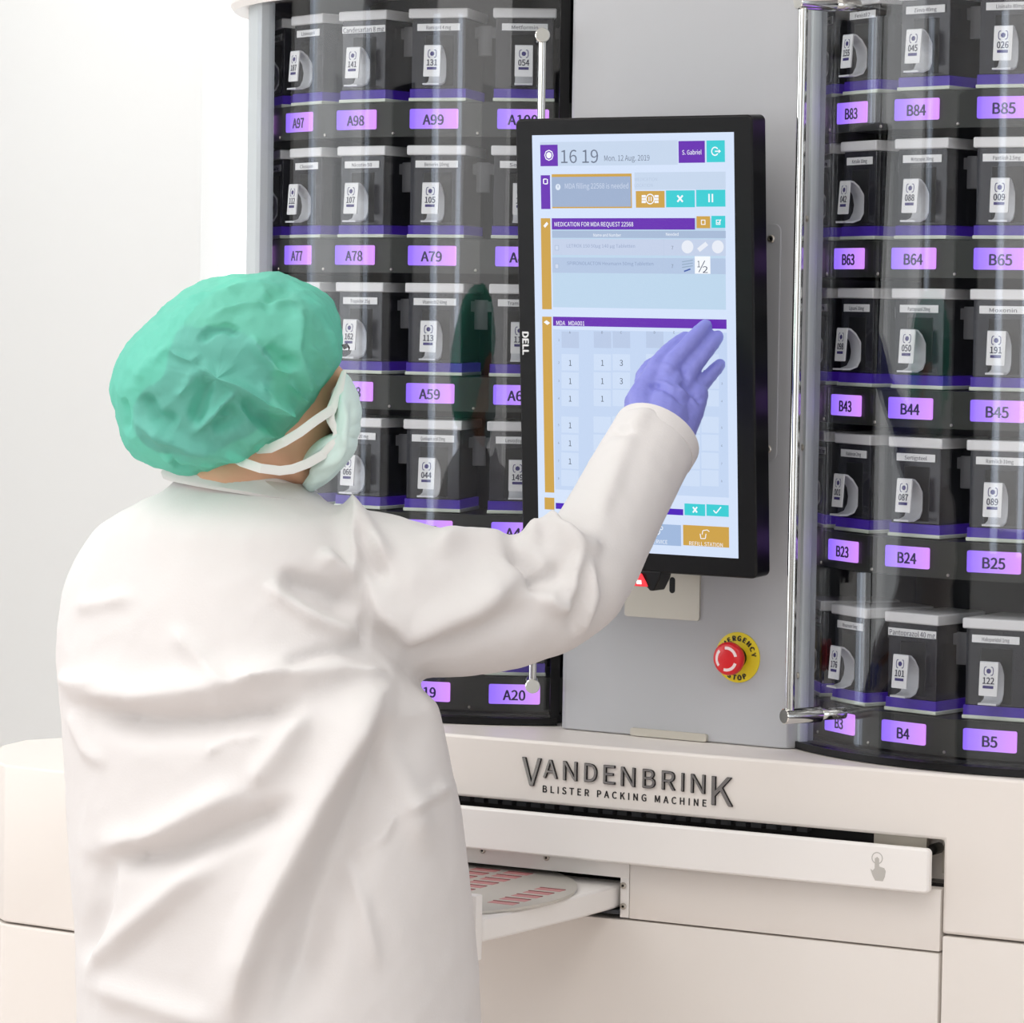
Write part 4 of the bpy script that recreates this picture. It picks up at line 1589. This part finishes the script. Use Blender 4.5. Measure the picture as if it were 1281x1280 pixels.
# white edge band and ear loops
g = G()
g.tube([at(x_, y_, d_) for x_, y_, d_ in ((430, 466, 4.075), (424, 488, 4.058), (417, 507, 4.050), (412, 518, 4.046), (414, 527, 4.046), (421, 541, 4.046), (418, 552, 4.046), (402, 570, 4.046), (386, 578, 4.048), (370, 587, 4.052))],
       [.003, .0055, .006, .006, .005, .004, .0045, .0045, .0045, .004], 10, flat=.5, ref=tuple(-FH))
g.build('mask_edge', M['maskw'], mask, loc=tuple(-PO))
for pts in (((416, 512, 4.046), (395, 526, 4.024), (375, 541, 4.008), (355, 553, 4.004), (338, 561, 4.012), (322, 562, 4.03)),
            ((404, 569, 4.044), (385, 580, 4.030), (366, 587, 4.018), (350, 589, 4.012), (326, 586, 4.004), (302, 578, 4.010), (286, 568, 4.03))):
    g = G()
    g.tube([at(*p_) for p_ in pts], [.0053] * len(pts), 12, flat=.14, ref=tuple(-FH))
    g.build('ear_loop', M['maskw'], mask, loc=tuple(-PO))

# --- gloved right hand on the screen
def scd(x, y, up=0.0):
    P = on_plane(x, y, MC + MN * .002, MN)
    return float((P - CP) @ CF) - up


g = G()
def chain(pts, rad):
    g.tube([at(x_, y_, d_) for x_, y_, d_ in pts], rad, 14)
T_ = scd(885, 410)
chain([(812, 484, T_ - .054), (821, 456, T_ - .036), (835, 440, T_ - .024), (848, 429, T_ - .015), (857, 422, T_ - .0095)], [.014, .0112, .0100, .0094, .0082])
chain([(830, 485, T_ - .056), (842, 453, T_ - .042), (860, 433, T_ - .032), (875, 416, T_ - .019), (882.5, 408, T_ - .0100)], [.015, .0122, .0112, .0104, .0092])
chain([(850, 490, T_ - .052), (865, 462, T_ - .038), (879, 445, T_ - .029), (892, 429, T_ - .017), (898, 421, T_ - .0092)], [.014, .0112, .0100, .0094, .0084])
chain([(864, 500, T_ - .048), (876, 483, T_ - .034), (886, 472, T_ - .025), (896, 461, T_ - .016), (900.5, 456, T_ - .0088)], [.0145, .0108, .0096, .0090, .0080])
chain([(812, 500, T_ - .055), (806, 484, T_ - .040), (806, 470, T_ - .026), (814, 457, T_ - .012)], [.016, .0135, .0115, .0095])
chain([(810, 560, T_ - .115), (805, 526, T_ - .085), (801, 503, T_ - .064), (812, 478, T_ - .048)], [.026, .024, .0205, .015])
chain([(824, 560, T_ - .115), (832, 528, T_ - .090), (836, 502, T_ - .066), (842, 478, T_ - .050)], [.030, .030, .025, .016])
chain([(838, 562, T_ - .110), (852, 536, T_ - .085), (864, 514, T_ - .062), (873, 493, T_ - .044)], [.022, .020, .0175, .0138])
gm = remeshed('glove', g, .0022, 4)
GZ = lambda X, Y: (760 + X / 7.535, 380 + Y / 7.535)
folds(gm, [([GZ(400, 770), GZ(520, 780), GZ(640, 850), GZ(740, 950)], -.0045, 4, 4), ([GZ(390, 740), GZ(540, 755), GZ(690, 840), GZ(800, 930)], .003, 3, 3), ([GZ(690, 730), GZ(760, 820), GZ(860, 900), GZ(920, 900)], -.004, 3, 4),
            ([GZ(640, 760), GZ(720, 850), GZ(850, 960)], .003, 3, 3), ([GZ(440, 590), GZ(520, 570), GZ(640, 615)], .002, 3, 3), ([GZ(280, 700), GZ(240, 760), GZ(200, 830)], .0025, 3, 3), ([GZ(700, 600), GZ(720, 660), GZ(760, 720)], -.003, 3, 3)], 1)
wrinkle(gm, .0005, 200, 5)
glove = pl('glove', finish(gm, M['glove']))
glove['label'] = 'violet-blue nitrile glove with spread fingers on the screen'
# left gloved hand, hanging in front of the body
g = G()
lw, ld = at(*lsl[-1][:3]), np.array([.25, .95, -.15])
ld /= np.linalg.norm(ld)
lx = np.cross(ld, (0, 0, 1))
lx /= np.linalg.norm(lx)
lz = np.cross(lx, ld)
g.tube([lw, lw + ld * .05, lw + ld * .11], [.032, .030, .030], 14, flat=.55, ref=tuple(lz))
for k, (o_, L_) in enumerate(((-.030, .060), (-.010, .072), (.010, .068), (.029, .052))):
    b_ = lw + ld * .095 + lx * o_
    g.tube([b_, b_ + ld * L_ * .5 - lz * .008, b_ + ld * L_ * .85 - lz * .026], [.0098, .0092, .0082], 12)
b_ = lw + ld * .045 + lx * .028
g.tube([b_, b_ + lx * .028 + ld * .025, b_ + lx * .034 + ld * .055], [.013, .011, .0095], 12)
pl('glove', finish(remeshed('glove', g, .0025, 4), M['glove']))

# trousers and shoes below the coat
g = G()
for h0, kn, an, sx in feet:
    g.tube([h0 + np.array([0, 0, .03]), kn, an + np.array([0, 0, .01])], [.098, .080, .066], 20, hemi=False)
g.tube([hip + np.array([-.06, 0, .04]), hip + np.array([.06, 0, .04])], [.125, .125], 20)
tm = remeshed('trousers', g, .009, 4)
wrinkle(tm, .003, 26, 12)
pl('trousers', finish(tm, M['cloth']))
for h0, kn, an, sx in feet:
    g = G()
    q_ = np.array([an[0], an[1], 0])
    g.tube([q_ + np.array([0, -.035, .048]), q_ + np.array([sx * .006, .05, .05]), q_ + np.array([sx * .014, .15, .036])], [.046, .048, .040], 18, flat=.95)
    sm_ = remeshed('shoe', g, .006, 3)
    c_ = co_of(sm_)
    c_[:, 2] = np.maximum(c_[:, 2], .001)
    set_co(sm_, c_)
    pl('shoe', finish(sm_, M['shoe']))
